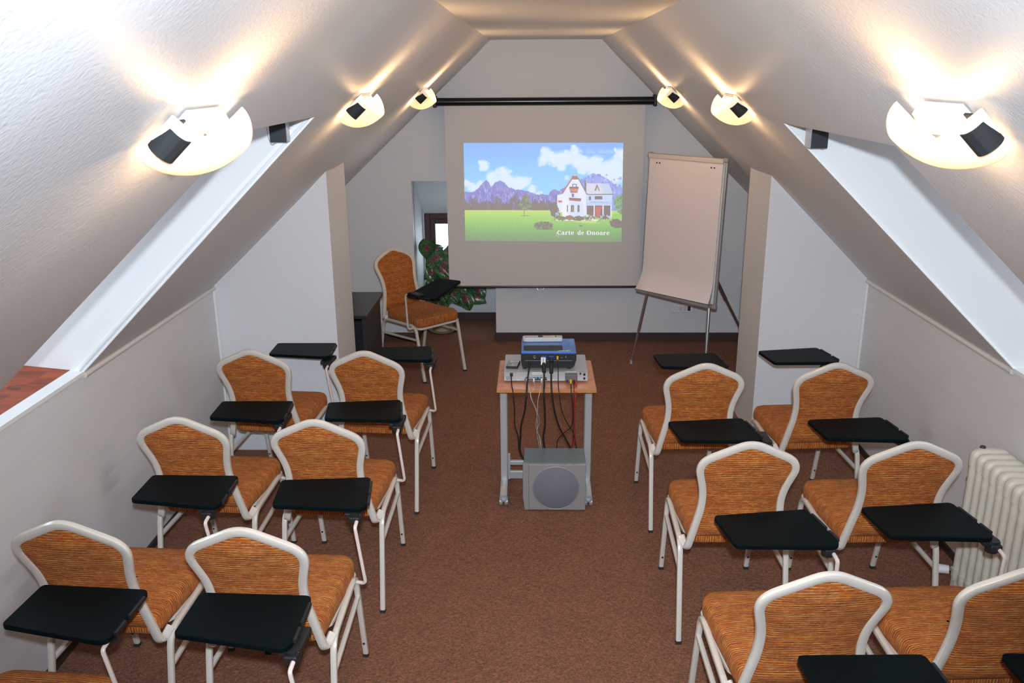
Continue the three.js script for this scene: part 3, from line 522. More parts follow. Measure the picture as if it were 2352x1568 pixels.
{
  const s = thing('projection_screen', 'white roll-down projection screen with black roller, showing a projected villa picture', 'screen', [0.085, 0, -7.0]);
  const w0 = -0.787, w1 = 0.782;
  const mat = std([0.66, 0.635, 0.615], 0.85);
  obj('fabric', box(w0, w1, 0.505, 1.975, -0.0015, 0.0015), mat, s);
  const r = obj('roller_case', [cyl(V(-0.85, 1.986, 0), V(0.845, 1.986, 0), 0.031, 0.031, 28)], M.blackGloss, s);
  obj('end_cap', rbox(-0.872, -0.845, 1.945, 2.032, -0.036, 0.036, 0.008), M.black, r); obj('end_cap', rbox(0.842, 0.868, 1.945, 2.032, -0.036, 0.036, 0.008), M.black, r);
  obj('wall_bracket', [box(-0.868, -0.85, 1.96, 2.03, -0.098, -0.03), box(0.848, 0.864, 1.96, 2.03, -0.098, -0.03)], M.black, s);
  const b = obj('bottom_bar', cyl(V(w0 - 0.012, 0.503, 0), V(w1 + 0.012, 0.503, 0), 0.0095, 0.0095, 16), M.blackGloss, s);
  obj('pull_handle', tube([V(-0.06, 0.494, 0), V(-0.05, 0.478, 0.004), V(-0.03, 0.474, 0.006), V(-0.01, 0.478, 0.004), V(0.0, 0.494, 0)], 0.003, 20, 6), M.chrome, b);
  const tex = pictureCanvas();
  const g = new THREE.BufferGeometry();                                  // slightly keystoned quad, as thrown by the projector
  g.setAttribute('position', new THREE.Float32BufferAttribute([-0.646, 0.890, 0.0022, 0.628, 0.877, 0.0022, 0.619, 1.668, 0.0022, -0.642, 1.673, 0.0022], 3));
  g.setAttribute('uv', new THREE.Float32BufferAttribute([0, 0, 1, 0, 1, 1, 0, 1], 2)); g.setIndex([0, 1, 2, 0, 2, 3]); g.computeVertexNormals();
  obj('projected_picture', g, new THREE.MeshStandardMaterial({ color: new THREE.Color().setRGB(0.66, 0.635, 0.615), roughness: 0.85, emissive: 0xffffff, emissiveMap: tex, emissiveIntensity: 0.75 }), s);
}

// ---------------------------------------------------------------- wall lamps on the slopes
const glow = new THREE.MeshPhysicalMaterial({ color: new THREE.Color().setRGB(0.92, 0.86, 0.74), roughness: 0.7, transmission: 0.2, thickness: 0, side: THREE.DoubleSide, emissive: new THREE.Color().setRGB(1.0, 0.72, 0.40), emissiveIntensity: 0.28 });
const bulbMat = new THREE.MeshStandardMaterial({ color: 0xffffff, emissive: new THREE.Color().setRGB(1, 0.78, 0.5), emissiveIntensity: 6 });
const lampWhite = std([0.82, 0.80, 0.78], 0.4);
const LG = {};
{ // local axes: x along the room (towards the viewer), y up the slope, z out of the slope
  const nu = 40, nv = 14, P = [], I = [];
  for (let layer = 0; layer < 2; layer++) for (let j = 0; j <= nv; j++) for (let i = 0; i <= nu; i++) {
    const a = Math.PI * i / nu, t = j / nv, k = Math.cos(t * 1.36), c = Math.cos(a), s = Math.sin(a), o = layer ? 1 : 0.955;
    const flare = 1 + 0.06 * Math.pow(Math.abs(c), 6) * (1 - t);
    P.push(c * (0.088 + 0.100 * k) * o * flare, -0.125 * Math.sin(t * 1.36) * (layer ? 1 : 0.965) + 0.018 * (1 - t) ** 3 * Math.abs(c) ** 3, 0.012 + s * (0.018 + 0.078 * k) * o);
  }
  const row = nu + 1, half = (nv + 1) * row;
  for (let j = 0; j < nv; j++) for (let i = 0; i < nu; i++) { const a = j * row + i; I.push(a, a + 1, a + row, a + 1, a + row + 1, a + row); const b = a + half; I.push(b, b + row, b + 1, b + 1, b + row, b + row + 1); }
  for (const j of [0, nv]) for (let i = 0; i < nu; i++) { const a = j * row + i; j ? I.push(a, a + 1, a + half, a + 1, a + half + 1, a + half) : I.push(a, a + half, a + 1, a + 1, a + half, a + half + 1); }
  const g = new THREE.BufferGeometry(); g.setAttribute('position', new THREE.Float32BufferAttribute(P, 3)); g.setIndex(I); g.computeVertexNormals(); LG.bowl = g;
  const plate = (x) => { const s = new THREE.Shape([[0.0, 0.012], [0.030, 0.004], [0.040, -0.055], [0.0, -0.055]].map(([a, b]) => new THREE.Vector2(a, b))); s.holes.push(new THREE.Path().absarc(0.020, -0.022, 0.006, 0, Math.PI * 2, true)); return new THREE.ExtrudeGeometry(s, { depth: 0.003, bevelEnabled: false, curveSegments: 14 }).rotateY(-Math.PI / 2).translate(x, 0, 0); };
  LG.plateA = plate(0.098); LG.plateB = plate(-0.095);
  LG.web = merged([box(-0.095, 0.098, -0.055, 0.012, 0.0, 0.003), box(-0.095, 0.098, 0.004, 0.007, 0.0, 0.014)]);
  LG.holderA = rbox(0.072, 0.095, -0.04, -0.008, 0.014, 0.054, 0.003); LG.holderB = rbox(-0.092, -0.07, -0.04, -0.008, 0.014, 0.054, 0.003);
  LG.bulb = cyl(V(-0.07, -0.024, 0.046), V(0.072, -0.024, 0.046), 0.005, 0.005, 12);
  // black clamp at each end: a strap along the wall and an open band round the edge of the bowl
  const clamp = (s) => {
    const cx = s * 0.170, cz = 0.034, r = 0.024, P2 = [], I2 = [], n = 22;
    for (let i = 0; i <= n; i++) { const a = (-60 + 250 * i / n) * Math.PI / 180;
      for (const [rr, y] of [[r, -0.004], [r, -0.060], [r + 0.003, -0.060], [r + 0.003, -0.004]]) P2.push(cx + s * Math.cos(a) * rr, y, cz + Math.sin(a) * rr); }
    for (let i = 0; i < n; i++) for (let k = 0; k < 4; k++) { const a = i * 4 + k, b = i * 4 + (k + 1) % 4; I2.push(a, b, a + 4, b, b + 4, a + 4); }
    const e = n * 4; I2.push(0, 2, 1, 0, 3, 2, e, e + 1, e + 2, e, e + 2, e + 3);
    const g2 = new THREE.BufferGeometry(); g2.setAttribute('position', new THREE.Float32BufferAttribute(P2, 3)); g2.setIndex(I2);
    return merged([toCreasedNormals(g2, 0.6), rbox(s * 0.100, s * 0.150, -0.030, -0.002, 0.008, 0.014, 0.002)]); };
  LG.clampNear = { 1: clamp(1), [-1]: clamp(-1) };
}
const lampProto = new THREE.Group();
{
  const add = (n, g, m, p = lampProto) => { const o = new THREE.Mesh(merged(g), m); o.name = n; return put(o, p); };
  add('glass_bowl', LG.bowl, glow);
  const br = add('bracket', LG.web, lampWhite); add('side_plate', LG.plateA, lampWhite, br); add('side_plate', LG.plateB, lampWhite, br);
  add('lamp_holder', LG.holderA, M.white); add('lamp_holder', LG.holderB, M.white); add('halogen_tube', LG.bulb, bulbMat);
  add('clamp', LG.clampNear[1], M.blackMatte);
}
function lamp(S, y, z, label, first) {
  const o = first ? lampProto : lampProto.clone();
  const d = V(S.fx - S.kx, CY - S.ky, 0).normalize(), n = V(-d.y, d.x, 0); if (n.y > 0) n.negate();
  // x axis must make a right-handed frame with up-slope y and outward z
  const X = new THREE.Vector3().crossVectors(d, n);
  o.quaternion.setFromRotationMatrix(new THREE.Matrix4().makeBasis(X, d, n));
  o.position.set(slopeX(S, y), y, z).addScaledVector(n, 0.003);
  o.children.find((c) => c.name === 'clamp').geometry = LG.clampNear[Math.sign(X.z)];
  o.name = numbered('wall_lamp'); o.userData = { label, category: 'lamp', group: 'lamps on the sloping walls' };
  const L = new THREE.PointLight(new THREE.Color().setRGB(1.0, 0.60, 0.28), 0.28, 0, 2);
  L.name = 'lamp_light'; L.position.copy(V(0, -0.024, 0.046).applyQuaternion(o.quaternion).add(o.position)); L.castShadow = true; L.shadow.radius = 0.5; L.shadow.mapSize.set(512, 512);
  const up = new THREE.SpotLight(new THREE.Color().setRGB(1.0, 0.60, 0.28), 0.62, 0, 1.15, 0.6, 2);   // the bowl throws most of its light up the slope
  up.name = 'lamp_uplight'; up.position.copy(V(0, -0.018, 0.046).applyQuaternion(o.quaternion).add(o.position)); up.target.position.copy(up.position).addScaledVector(d, 1).addScaledVector(n, 0.30);
  up.castShadow = true; up.shadow.radius = 0.5; up.shadow.mapSize.set(512, 512);
  scene.add(o, L, up, up.target);
}
lamp(SL, 2.130, -1.80, 'glowing frosted glass wall lamp, nearest on the left slope', true);
lamp(SL, 2.118, -3.62, 'glowing frosted glass wall lamp, middle one on the left slope');
lamp(SL, 2.105, -5.75, 'glowing frosted glass wall lamp on the left slope, next to the screen roller');
lamp(SR, 2.130, -1.86, 'glowing frosted glass wall lamp, nearest on the right slope');
lamp(SR, 2.096, -4.02, 'glowing frosted glass wall lamp, middle one on the right slope');
lamp(SR, 2.100, -5.80, 'glowing frosted glass wall lamp on the right slope, next to the screen roller');

// ---------------------------------------------------------------- small loudspeakers on the dormer cheeks
function speaker(S, x0, x1, y0, y1, zFront, zBack, label) {
  const t = thing('loudspeaker', label, 'speaker', [(x0 + x1) / 2, y0, zBack], 0, 'small wall loudspeakers');
  const w = (x1 - x0) / 2, h = y1 - y0, d = zFront - zBack;
  obj('cabinet', rbox(-w, w, 0, h, 0.012, d - 0.006, 0.004), M.silver, t);
  obj('grille', rbox(-w + 0.002, w - 0.002, 0.002, h - 0.002, d - 0.012, d, 0.003), std([0.010, 0.013, 0.016], 0.6), t);
  obj('edge_strip', box(-S.side * w - 0.0016, -S.side * w + 0.0016, 0.002, h - 0.002, d - 0.004, d + 0.001), M.chrome, t);
  obj('wall_bracket', box(-0.012, 0.012, h * 0.3, h * 0.6, 0, 0.014), M.greyPlastic, t);
  obj('wire', tube([V(S.side * w * 0.6, -0.001, 0.02), V(S.side * w * 1.0, -0.008, 0.03), V(S.side * (w + 0.014), 0.02, 0.018), V(S.side * (w + 0.022), 0.09, 0.008)], 0.0012, 24, 5), M.greyPlastic, t);
}
speaker(SL, -0.908, -0.846, 1.976, 2.056, -3.02, -3.078, 'small black loudspeaker with silver side in the left dormer corner');
speaker(SR, 1.052, 1.120, 1.915, 2.000, -3.395, -3.484, 'small black loudspeaker with silver side in the right dormer corner');

// ---------------------------------------------------------------- equipment trolley in the aisle
const TY = 0.68;
{
  const t = thing('trolley', 'beech topped equipment trolley with silver legs on castors in the aisle', 'trolley', [0, 0, 0]);
  obj('tabletop', uvMetres(rbox(-0.186, 0.314, TY - 0.020, TY, -4.550, -4.091, 0.003)), M.beech, t);
  obj('edge_band', [box(-0.1865, 0.3145, TY - 0.019, TY - 0.0015, -4.0912, -4.0898), box(-0.1872, -0.1858, TY - 0.019, TY - 0.0015, -4.55, -4.091), box(0.3138, 0.3152, TY - 0.019, TY - 0.0015, -4.55, -4.091)], M.beechEdge, t);
  for (const x of [-0.160, 0.288]) {
    const p = obj('post', [rbox(x - 0.019, x + 0.019, 0.085, TY - 0.034, -4.335, -4.265, 0.006), box(x + (x < 0 ? 0.0192 : -0.0202), x + (x < 0 ? 0.0202 : -0.0192), 0.09, TY - 0.05, -4.306, -4.294)], M.silver, t);
    obj('post_cap', rbox(x - 0.023, x + 0.023, TY - 0.034, TY - 0.0205, -4.345, -4.255, 0.003), M.greyPlastic, p);
    obj('foot_beam', [sweep(fillet([V(x, 0.052, -4.50), V(x, 0.072, -4.40), V(x, 0.072, -4.22), V(x, 0.050, -4.135)], 0.05, 5), 0.042, 0.034, V(0, 1, 0), 0.3)], M.silver, t);
    for (const z of [-4.152, -4.480]) {
      const c = obj('castor', [new THREE.SphereGeometry(0.026, 18, 12).scale(0.95, 0.75, 1).translate(x, 0.038, z), cyl(V(x, 0.03, z), V(x, 0.06, z), 0.01, 0.01, 10)], M.greyPlastic, t);
      obj('wheel', [cyl(V(x - 0.022, 0.022, z), V(x - 0.006, 0.022, z), 0.022, 0.022, 20), cyl(V(x + 0.006, 0.022, z), V(x + 0.022, 0.022, z), 0.022, 0.022, 20)], M.silverPaint, c);
    }
  }
  for (const [y, h] of [[0.150, 0.024], [0.068, 0.044]]) obj('cross_bar', rbox(-0.141, 0.269, y, y + h, -4.345, -4.325, 0.003), M.silver, t);
  obj('upright_strip', rbox(-0.141, -0.128, 0.068, 0.222, -4.325, -4.318, 0.002), M.silver, t);
}
// receiver seen from behind
{
  const x0 = -0.154, x1 = 0.277, y0 = TY, zf = -4.186, zb = -4.464, cx = (x0 + x1) / 2;
  const t = thing('disc_receiver', 'flat silver disc receiver on the trolley, rear panel with cables', 'receiver', [0, 0, 0]);
  obj('housing', [rbox(x0, x1, y0 + 0.008, y0 + 0.062, zb, zf, 0.004)], M.silver, t);
  for (const [x, z] of [[x0 + 0.04, zf - 0.04], [x1 - 0.04, zf - 0.04], [x0 + 0.04, zb + 0.04], [x1 - 0.04, zb + 0.04]]) obj('foot', cyl(V(x, y0, z), V(x, y0 + 0.010, z), 0.014, 0.014, 16), M.rubber, t);
  obj('top_edge', box(x0 + 0.004, x1 - 0.004, y0 + 0.0585, y0 + 0.0605, zf - 0.001, zf + 0.0012), M.chrome, t);
  const pn = (name, xa, xb, ya, yb, m, d = 0.001) => obj(name, box(xa, xb, y0 + ya, y0 + yb, zf, zf + d), m, t);
  pn('print_panel', -0.143, -0.118, 0.014, 0.034, M.greyPlastic, 0.0008); pn('label_plate', -0.008, 0.044, 0.045, 0.055, M.white); pn('print_panel', 0.066, 0.112, 0.022, 0.050, std([0.40, 0.41, 0.41], 0.5), 0.0008);
  pn('label_text', -0.004, 0.040, 0.0485, 0.0515, M.greyPlastic, 0.0014);
  const inlet = obj('power_inlet', rbox(-0.122, -0.107, y0 + 0.038, y0 + 0.056, zf, zf + 0.016, 0.003), M.black, t);
  const tc = [['#7a2b2b', -0.036], ['#8a8a88', -0.016], ['#5a6a70', 0.002], ['#2c4f80', 0.020], ['#1f6a58', 0.038], ['#6a3a40', 0.058]];
  obj('terminal_strip', box(-0.048, 0.068, y0 + 0.016, y0 + 0.020, zf, zf + 0.008), M.black, t);
  for (const [c, x] of tc) { const m = new THREE.MeshStandardMaterial({ color: c, roughness: 0.5 }); obj('speaker_terminal', rbox(x - 0.007, x + 0.007, y0 + 0.018, y0 + 0.031, zf, zf + 0.007, 0.002), m, t); }
  const sc = obj('scart_adapter', rbox(0.160, 0.222, y0 + 0.014, y0 + 0.056, zf - 0.001, zf + 0.034, 0.004), std([0.13, 0.125, 0.11], 0.5), t);
  obj('socket', cyl(V(0.170, y0 + 0.022, zf + 0.032), V(0.170, y0 + 0.022, zf + 0.036), 0.005, 0.005, 12), M.black, sc);
  obj('antenna_socket', [cyl(V(0.258, y0 + 0.046, zf), V(0.258, y0 + 0.046, zf + 0.008), 0.006, 0.006, 14), cyl(V(0.238, y0 + 0.05, zf), V(0.238, y0 + 0.05, zf + 0.004), 0.005, 0.005, 14), cyl(V(0.258, y0 + 0.024, zf), V(0.258, y0 + 0.024, zf + 0.005), 0.006, 0.006, 14)], M.black, t);
  for (const [x, y] of [[-0.149, 0.030], [-0.093, 0.055], [-0.08, 0.014], [0.062, 0.055], [0.098, 0.014], [0.258, 0.058], [0.272, 0.030]]) obj('screw', cyl(V(x, y0 + y, zf), V(x, y0 + y, zf + 0.0015), 0.0022, 0.0022, 8), M.chrome, t);
}
const RY = TY + 0.062;
{ // projector
  const x0 = -0.064, x1 = 0.216, zf = -4.215, zb = -4.445;
  const t = thing('projector', 'black data projector with a blue top, resting on the receiver', 'projector', [0, 0, 0]);
  const s = roundedShape([[x0 + 0.006, RY + 0.012], [x1 - 0.012, RY + 0.012], [x1, RY + 0.050], [x1, RY + 0.084], [x0, RY + 0.084], [x0, RY + 0.045]], [0.008, 0.008, 0.004, 0.004, 0.004, 0.004], 3);
  obj('body', new THREE.ExtrudeGeometry(s, { depth: zf - zb - 0.006, bevelEnabled: true, bevelSize: 0.002, bevelThickness: 0.003, bevelSegments: 2 }).translate(0, 0, zb + 0.003), M.black, t);
  obj('blue_lid', rbox(x0 - 0.001, x1 + 0.001, RY + 0.082, RY + 0.096, zb, zf, 0.004), new THREE.MeshPhysicalMaterial({ color: new THREE.Color().setRGB(0.045, 0.155, 0.52), roughness: 0.35, clearcoat: 0.3 }), t);
  obj('control_panel', [new THREE.ExtrudeGeometry(roundedShape([[-0.053, 0.026], [0.148, 0.026], [0.148, 0.115], [-0.053, 0.115]].map(([a, b]) => [a, b]), [0.018, 0.01, 0.01, 0.018], 4), { depth: 0.0012, bevelEnabled: false }).rotateX(-Math.PI / 2).translate(0, RY + 0.0955, zf + 0.010)], M.black, t);
  obj('sticker', box(0.124, 0.186, RY + 0.0955, RY + 0.0966, zf - 0.026, zf - 0.011), M.white, t); obj('sticker_print', [box(0.136, 0.172, RY + 0.0963, RY + 0.0970, zf - 0.024, zf - 0.017), box(0.126, 0.133, RY + 0.0963, RY + 0.0970, zf - 0.02, zf - 0.014), box(0.176, 0.183, RY + 0.0963, RY + 0.0970, zf - 0.02, zf - 0.014)], M.black, t);
  for (const x of [0.052, 0.090]) obj('video_socket', rbox(x - 0.015, x + 0.015, RY + 0.052, RY + 0.074, zf - 0.004, zf + 0.004, 0.003), std([0.02, 0.045, 0.22], 0.45), t);
  obj('ring_socket', [new THREE.TorusGeometry(0.006, 0.0012, 8, 20).translate(0.004, RY + 0.068, zf + 0.001), new THREE.TorusGeometry(0.005, 0.0011, 8, 20, Math.PI).rotateZ(Math.PI).translate(0.143, RY + 0.068, zf + 0.001)], M.chrome, t);
  obj('blue_socket', cyl(V(0.164, RY + 0.068, zf - 0.001), V(0.164, RY + 0.068, zf + 0.003), 0.004, 0.004, 14), std([0.03, 0.22, 0.40], 0.4), t);
  obj('vent_line', [box(x0 + 0.02, x1 - 0.02, RY + 0.047, RY + 0.0485, zf - 0.002, zf + 0.0006)], M.greyPlastic, t);
  for (const x of [-0.048, 0.182]) obj('foot', cyl(V(x, RY, zf - 0.016), V(x, RY + 0.014, zf - 0.016), 0.010, 0.007, 16), M.rubber, t);
  obj('foot', cyl(V(0.07, RY, zb + 0.03), V(0.07, RY + 0.014, zb + 0.03), 0.010, 0.008, 16), M.rubber, t);
}
{ // remote control lying on the projector
  const t = thing('remote_control', 'light grey remote control lying on the blue projector', 'remote', [-0.058, RY + 0.0965, -4.402], 0.02);
  const s = roundedShape([[0, -0.024], [0.207, -0.022], [0.207, 0.020], [0, 0.020]], [0.022, 0.004, 0.004, 0.016], 5);
  obj('body', new THREE.ExtrudeGeometry(s, { depth: 0.016, bevelEnabled: true, bevelSize: 0.002, bevelThickness: 0.003, bevelSegments: 2 }).rotateX(-Math.PI / 2).translate(0, 0.004, 0), std([0.50, 0.51, 0.50], 0.45), t);
  for (let i = 0; i < 7; i++) for (let j = 0; j < 3; j++) if (i !== 3) obj('button', rbox(0.040 + i * 0.017, 0.050 + i * 0.017, 0.0225, 0.0245, -0.012 + j * 0.012, -0.005 + j * 0.012, 0.001), i < 3 ? std([0.45, 0.36, 0.34], 0.5) : std([0.50, 0.36, 0.34], 0.5), t);
  obj('direction_pad', rbox(0.080, 0.105, 0.0225, 0.0248, -0.013, 0.012, 0.001), M.black, t);
  obj('green_button', rbox(0.170, 0.178, 0.0225, 0.0245, -0.010, 0.010, 0.001), std([0.05, 0.16, 0.06], 0.5), t);
  obj('power_button', cyl(V(0.018, 0.022, 0), V(0.018, 0.0245, 0), 0.004, 0.004, 12), std([0.10, 0.22, 0.50], 0.5), t);
}
{ // small case on the receiver
  const t = thing('disc_case', 'small black plastic case with a pale printed cover on the receiver', 'case', [-0.107, RY, -4.276], -0.14);
  obj('case', rbox(-0.030, 0.030, 0, 0.012, -0.052, 0.052, 0.002), M.black, t);
  const cv = document.createElement('canvas'); cv.width = 96; cv.height = 160; const c = cv.getContext('2d'); c.fillStyle = '#9a9c9a'; c.fillRect(0, 0, 96, 160); for (let k = 0; k < 40; k++) { c.fillStyle = ['#d8d2cc', '#6e6e72', '#b49c98', '#e6e2dc'][k % 4]; c.fillRect(rnd() * 80, rnd() * 140, 6 + rnd() * 20, 4 + rnd() * 10); }
  const tx = new THREE.CanvasTexture(cv); tx.colorSpace = THREE.SRGBColorSpace;
  obj('printed_cover', new THREE.PlaneGeometry(0.054, 0.096).rotateX(-Math.PI / 2).translate(0, 0.0126, 0), new THREE.MeshStandardMaterial({ map: tx, roughness: 0.35 }), t);
}
{ // subwoofer on the carpet
  const x0 = -0.056, x1 = 0.270, zf = -4.085, zb = -4.292, H = 0.268;
  const t = thing('subwoofer', 'silver grey subwoofer box with round speaker grille under the trolley', 'subwoofer', [0, 0, 0]);
  const s = new THREE.Shape([[x0 + 0.02, 0.006], [x1, 0.006], [x1, H], [x0, H], [x0, 0.05]].map(([a, b]) => new THREE.Vector2(a, b)));
  obj('cabinet', rbox(x0 + 0.004, x1, 0.006, H, zb, zf - 0.018, 0.003), std([0.17, 0.21, 0.21], 0.45), t);
  obj('front_panel', rbox(x0 + 0.030, x1, 0.006, H, zf - 0.020, zf, 0.004), M.silverPaint, t);
  { const sh = new THREE.Shape([[x0 + 0.010, 0.006], [x0 + 0.029, 0.006], [x0 + 0.029, H], [x0, H], [x0, 0.08]].map(([a, b]) => new THREE.Vector2(a, b))); obj('side_strip', new THREE.ExtrudeGeometry(sh, { depth: 0.016, bevelEnabled: true, bevelSize: 0.001, bevelThickness: 0.002, bevelSegments: 2 }).translate(0, 0, zf - 0.021), M.silverPaint, t); }
  obj('top_edge', box(x0 + 0.03, x1 - 0.002, H - 0.0015, H + 0.0008, zf - 0.003, zf + 0.0008), M.chrome, t);
  const mesh = texture(256, (u, v) => { const a = Math.sin(u * 256 * Math.PI / 4) * Math.sin(v * 256 * Math.PI / 4); const g = a > 0.2 ? 0.75 : 1; return [120 * g, 118 * g, 124 * g]; });
  const gr = obj('grille', [new THREE.SphereGeometry(0.40, 48, 10, 0, Math.PI * 2, 0, 0.305).rotateX(Math.PI / 2).translate(0.115, 0.133, zf - 0.40 * Math.cos(0.305) + 0.0005)], new THREE.MeshStandardMaterial({ map: mesh, roughness: 0.75 }), t);
  obj('ring', new THREE.TorusGeometry(0.121, 0.003, 8, 56).translate(0.115, 0.133, zf), M.silverPaint, gr);
  for (const [x, z] of [[x0 + 0.04, zf - 0.03], [x1 - 0.03, zf - 0.03], [x0 + 0.04, zb + 0.03], [x1 - 0.03, zb + 0.03]]) obj('foot', cyl(V(x, 0, z), V(x, 0.008, z), 0.012, 0.012, 12), M.rubber, t);
}
// cables hanging from the sockets down behind the subwoofer
{
  const red = std([0.42, 0.02, 0.02], 0.45), yellow = std([0.72, 0.42, 0.02], 0.45), clear = new THREE.MeshPhysicalMaterial({ color: new THREE.Color().setRGB(0.62, 0.60, 0.55), roughness: 0.3, transmission: 0.25, thickness: 0 });
  const deep = std([0.16, 0.015, 0.015], 0.5);
  const cable = (name, pts, r, m, label, plug) => {
    const P = pts.map((q) => V(...q));
    const g = thing(name, label, 'cable', [0, 0, 0], 0, 'cables of the trolley equipment');
    const end = P.at(-1), ex = Math.max(end.x, -0.03); P.push(V(ex, 0.14, -4.306), V(ex + 0.01, r + 0.001, -4.308));
    obj('cord', tube(P, r, 70, 7), m, g);
    if (plug) for (const [n2, a, b, r0, r1, pm] of plug) obj(n2, cyl(V(...a), V(...b), r0, r1, 12), pm, g);
  };
  cable('power_cable', [[-0.115, 0.722, -4.166], [-0.113, 0.694, -4.135], [-0.105, 0.672, -4.072], [-0.098, 0.567, -4.100], [-0.100, 0.441, -4.200], [-0.083, 0.325, -4.290], [-0.077, 0.237, -4.304]], 0.0032, M.black, 'leftmost thin black power cable hanging from the receiver');
  cable('power_cable', [[-0.021, 0.777, -4.205], [-0.026, 0.751, -4.158], [-0.033, 0.708, -4.125], [-0.037, 0.662, -4.071], [-0.045, 0.567, -4.100], [-0.066, 0.441, -4.200], [-0.071, 0.334, -4.280], [-0.073, 0.237, -4.304]], 0.0048, M.black, 'thick black power cable hanging from the left of the projector', [['plug', [-0.021, 0.785, -4.214], [-0.021, 0.770, -4.196], 0.008, 0.006, M.black]]);
  cable('video_cable', [[0.051, 0.772, -4.172], [0.052, 0.742, -4.150], [0.053, 0.705, -4.120], [0.050, 0.672, -4.072], [0.056, 0.554, -4.100], [0.057, 0.420, -4.200], [0.050, 0.339, -4.270], [0.058, 0.265, -4.302], [0.060, 0.237, -4.304]], 0.0050, M.black, 'black video cable with a white paper tag hanging from the projector', [['plug', [0.0495, 0.806, -4.206], [0.050, 0.790, -4.192], 0.012, 0.011, M.black], ['ferrite', [0.0505, 0.785, -4.188], [0.052, 0.748, -4.153], 0.010, 0.010, M.black]]);
  { const tg = scene.children.at(-1); obj('paper_tag', box(0.036, 0.060, 0.772, 0.812, -4.178, -4.1775).translate(0, 0.006, -0.004), M.white, tg); obj('tag_print', box(0.0455, 0.0505, 0.780, 0.808, -4.1775, -4.1772).translate(0, 0.006, -0.004), M.greyPlastic, tg); }
  cable('video_cable', [[0.089, 0.772, -4.172], [0.088, 0.735, -4.140], [0.089, 0.680, -4.070], [0.103, 0.568, -4.100], [0.133, 0.428, -4.200], [0.170, 0.327, -4.280], [0.196, 0.266, -4.302], [0.204, 0.238, -4.304]], 0.0050, M.black, 'plain black video cable slanting right to the subwoofer', [['plug', [0.090, 0.806, -4.206], [0.090, 0.790, -4.192], 0.012, 0.011, M.black], ['ferrite', [0.0895, 0.785, -4.188], [0.0885, 0.745, -4.150], 0.010, 0.010, M.black]]);
  cable('thin_cable', [[0.121, 0.800, -4.196], [0.123, 0.770, -4.150], [0.123, 0.705, -4.120], [0.127, 0.662, -4.071], [0.142, 0.561, -4.100], [0.179, 0.442, -4.200], [0.211, 0.366, -4.260], [0.226, 0.289, -4.295], [0.235, 0.238, -4.304]], 0.0026, M.black, 'thin black cable with yellow plug at the projector', [['plug', [0.121, 0.812, -4.213], [0.121, 0.800, -4.197], 0.006, 0.004, yellow]]);
  cable('thin_cable', [[0.188, 0.695, -4.138], [0.188, 0.662, -4.072], [0.199, 0.554, -4.100], [0.193, 0.428, -4.200], [0.149, 0.358, -4.260], [0.126, 0.308, -4.290], [0.126, 0.237, -4.304]], 0.0026, M.black, 'thin dark cable with yellow plug at the receiver', [['plug', [0.187, 0.707, -4.152], [0.188, 0.692, -4.134], 0.0055, 0.004, yellow]]);
  cable('thin_cable', [[0.204, 0.692, -4.138], [0.201, 0.662, -4.072], [0.203, 0.532, -4.120], [0.208, 0.398, -4.220], [0.210, 0.320, -4.280], [0.201, 0.238, -4.304]], 0.0026, deep, 'dark red cable with black plug at the receiver', [['plug', [0.203, 0.704, -4.152], [0.204, 0.689, -4.134], 0.0055, 0.004, M.black]]);
  cable('thin_cable', [[0.216, 0.688, -4.138], [0.209, 0.649, -4.072], [0.207, 0.540, -4.100], [0.215, 0.406, -4.200], [0.218, 0.324, -4.270], [0.203, 0.262, -4.300], [0.201, 0.238, -4.304]], 0.0026, red, 'bright red cable with red plug at the receiver', [['plug', [0.215, 0.702, -4.152], [0.216, 0.687, -4.134], 0.0055, 0.004, red]]);
  cable('speaker_wire', [[-0.038, 0.697, -4.170], [-0.023, 0.686, -4.080], [-0.011, 0.631, -4.080], [0.009, 0.560, -4.120], [0.019, 0.456, -4.200], [0.016, 0.381, -4.240], [0.023, 0.324, -4.270], [0.035, 0.237, -4.304]], 0.0018, clear, 'pale clear speaker wire leftmost of the three', [['plug', [-0.036, 0.702, -4.182], [-0.036, 0.692, -4.166], 0.005, 0.004, M.white]]);
  cable('speaker_wire', [[-0.001, 0.696, -4.170], [0.002, 0.686, -4.080], [-0.017, 0.660, -4.075], [0.015, 0.553, -4.120], [0.029, 0.456, -4.200], [0.018, 0.388, -4.240], [0.033, 0.339, -4.270], [0.041, 0.237, -4.304]], 0.0018, clear, 'pale clear speaker wire in the middle of the three', [['plug', [0.0, 0.704, -4.182], [0.0, 0.692, -4.164], 0.005, 0.004, M.white]]);
  cable('speaker_wire', [[0.041, 0.698, -4.170], [0.031, 0.672, -4.080], [0.022, 0.631, -4.080], [0.019, 0.546, -4.120], [0.012, 0.427, -4.200], [0.026, 0.362, -4.250], [0.032, 0.312, -4.280], [0.044, 0.237, -4.304]], 0.0018, clear, 'pale clear speaker wire rightmost of the three', [['plug', [0.040, 0.702, -4.182], [0.040, 0.690, -4.164], 0.006, 0.004, M.white]]);
}

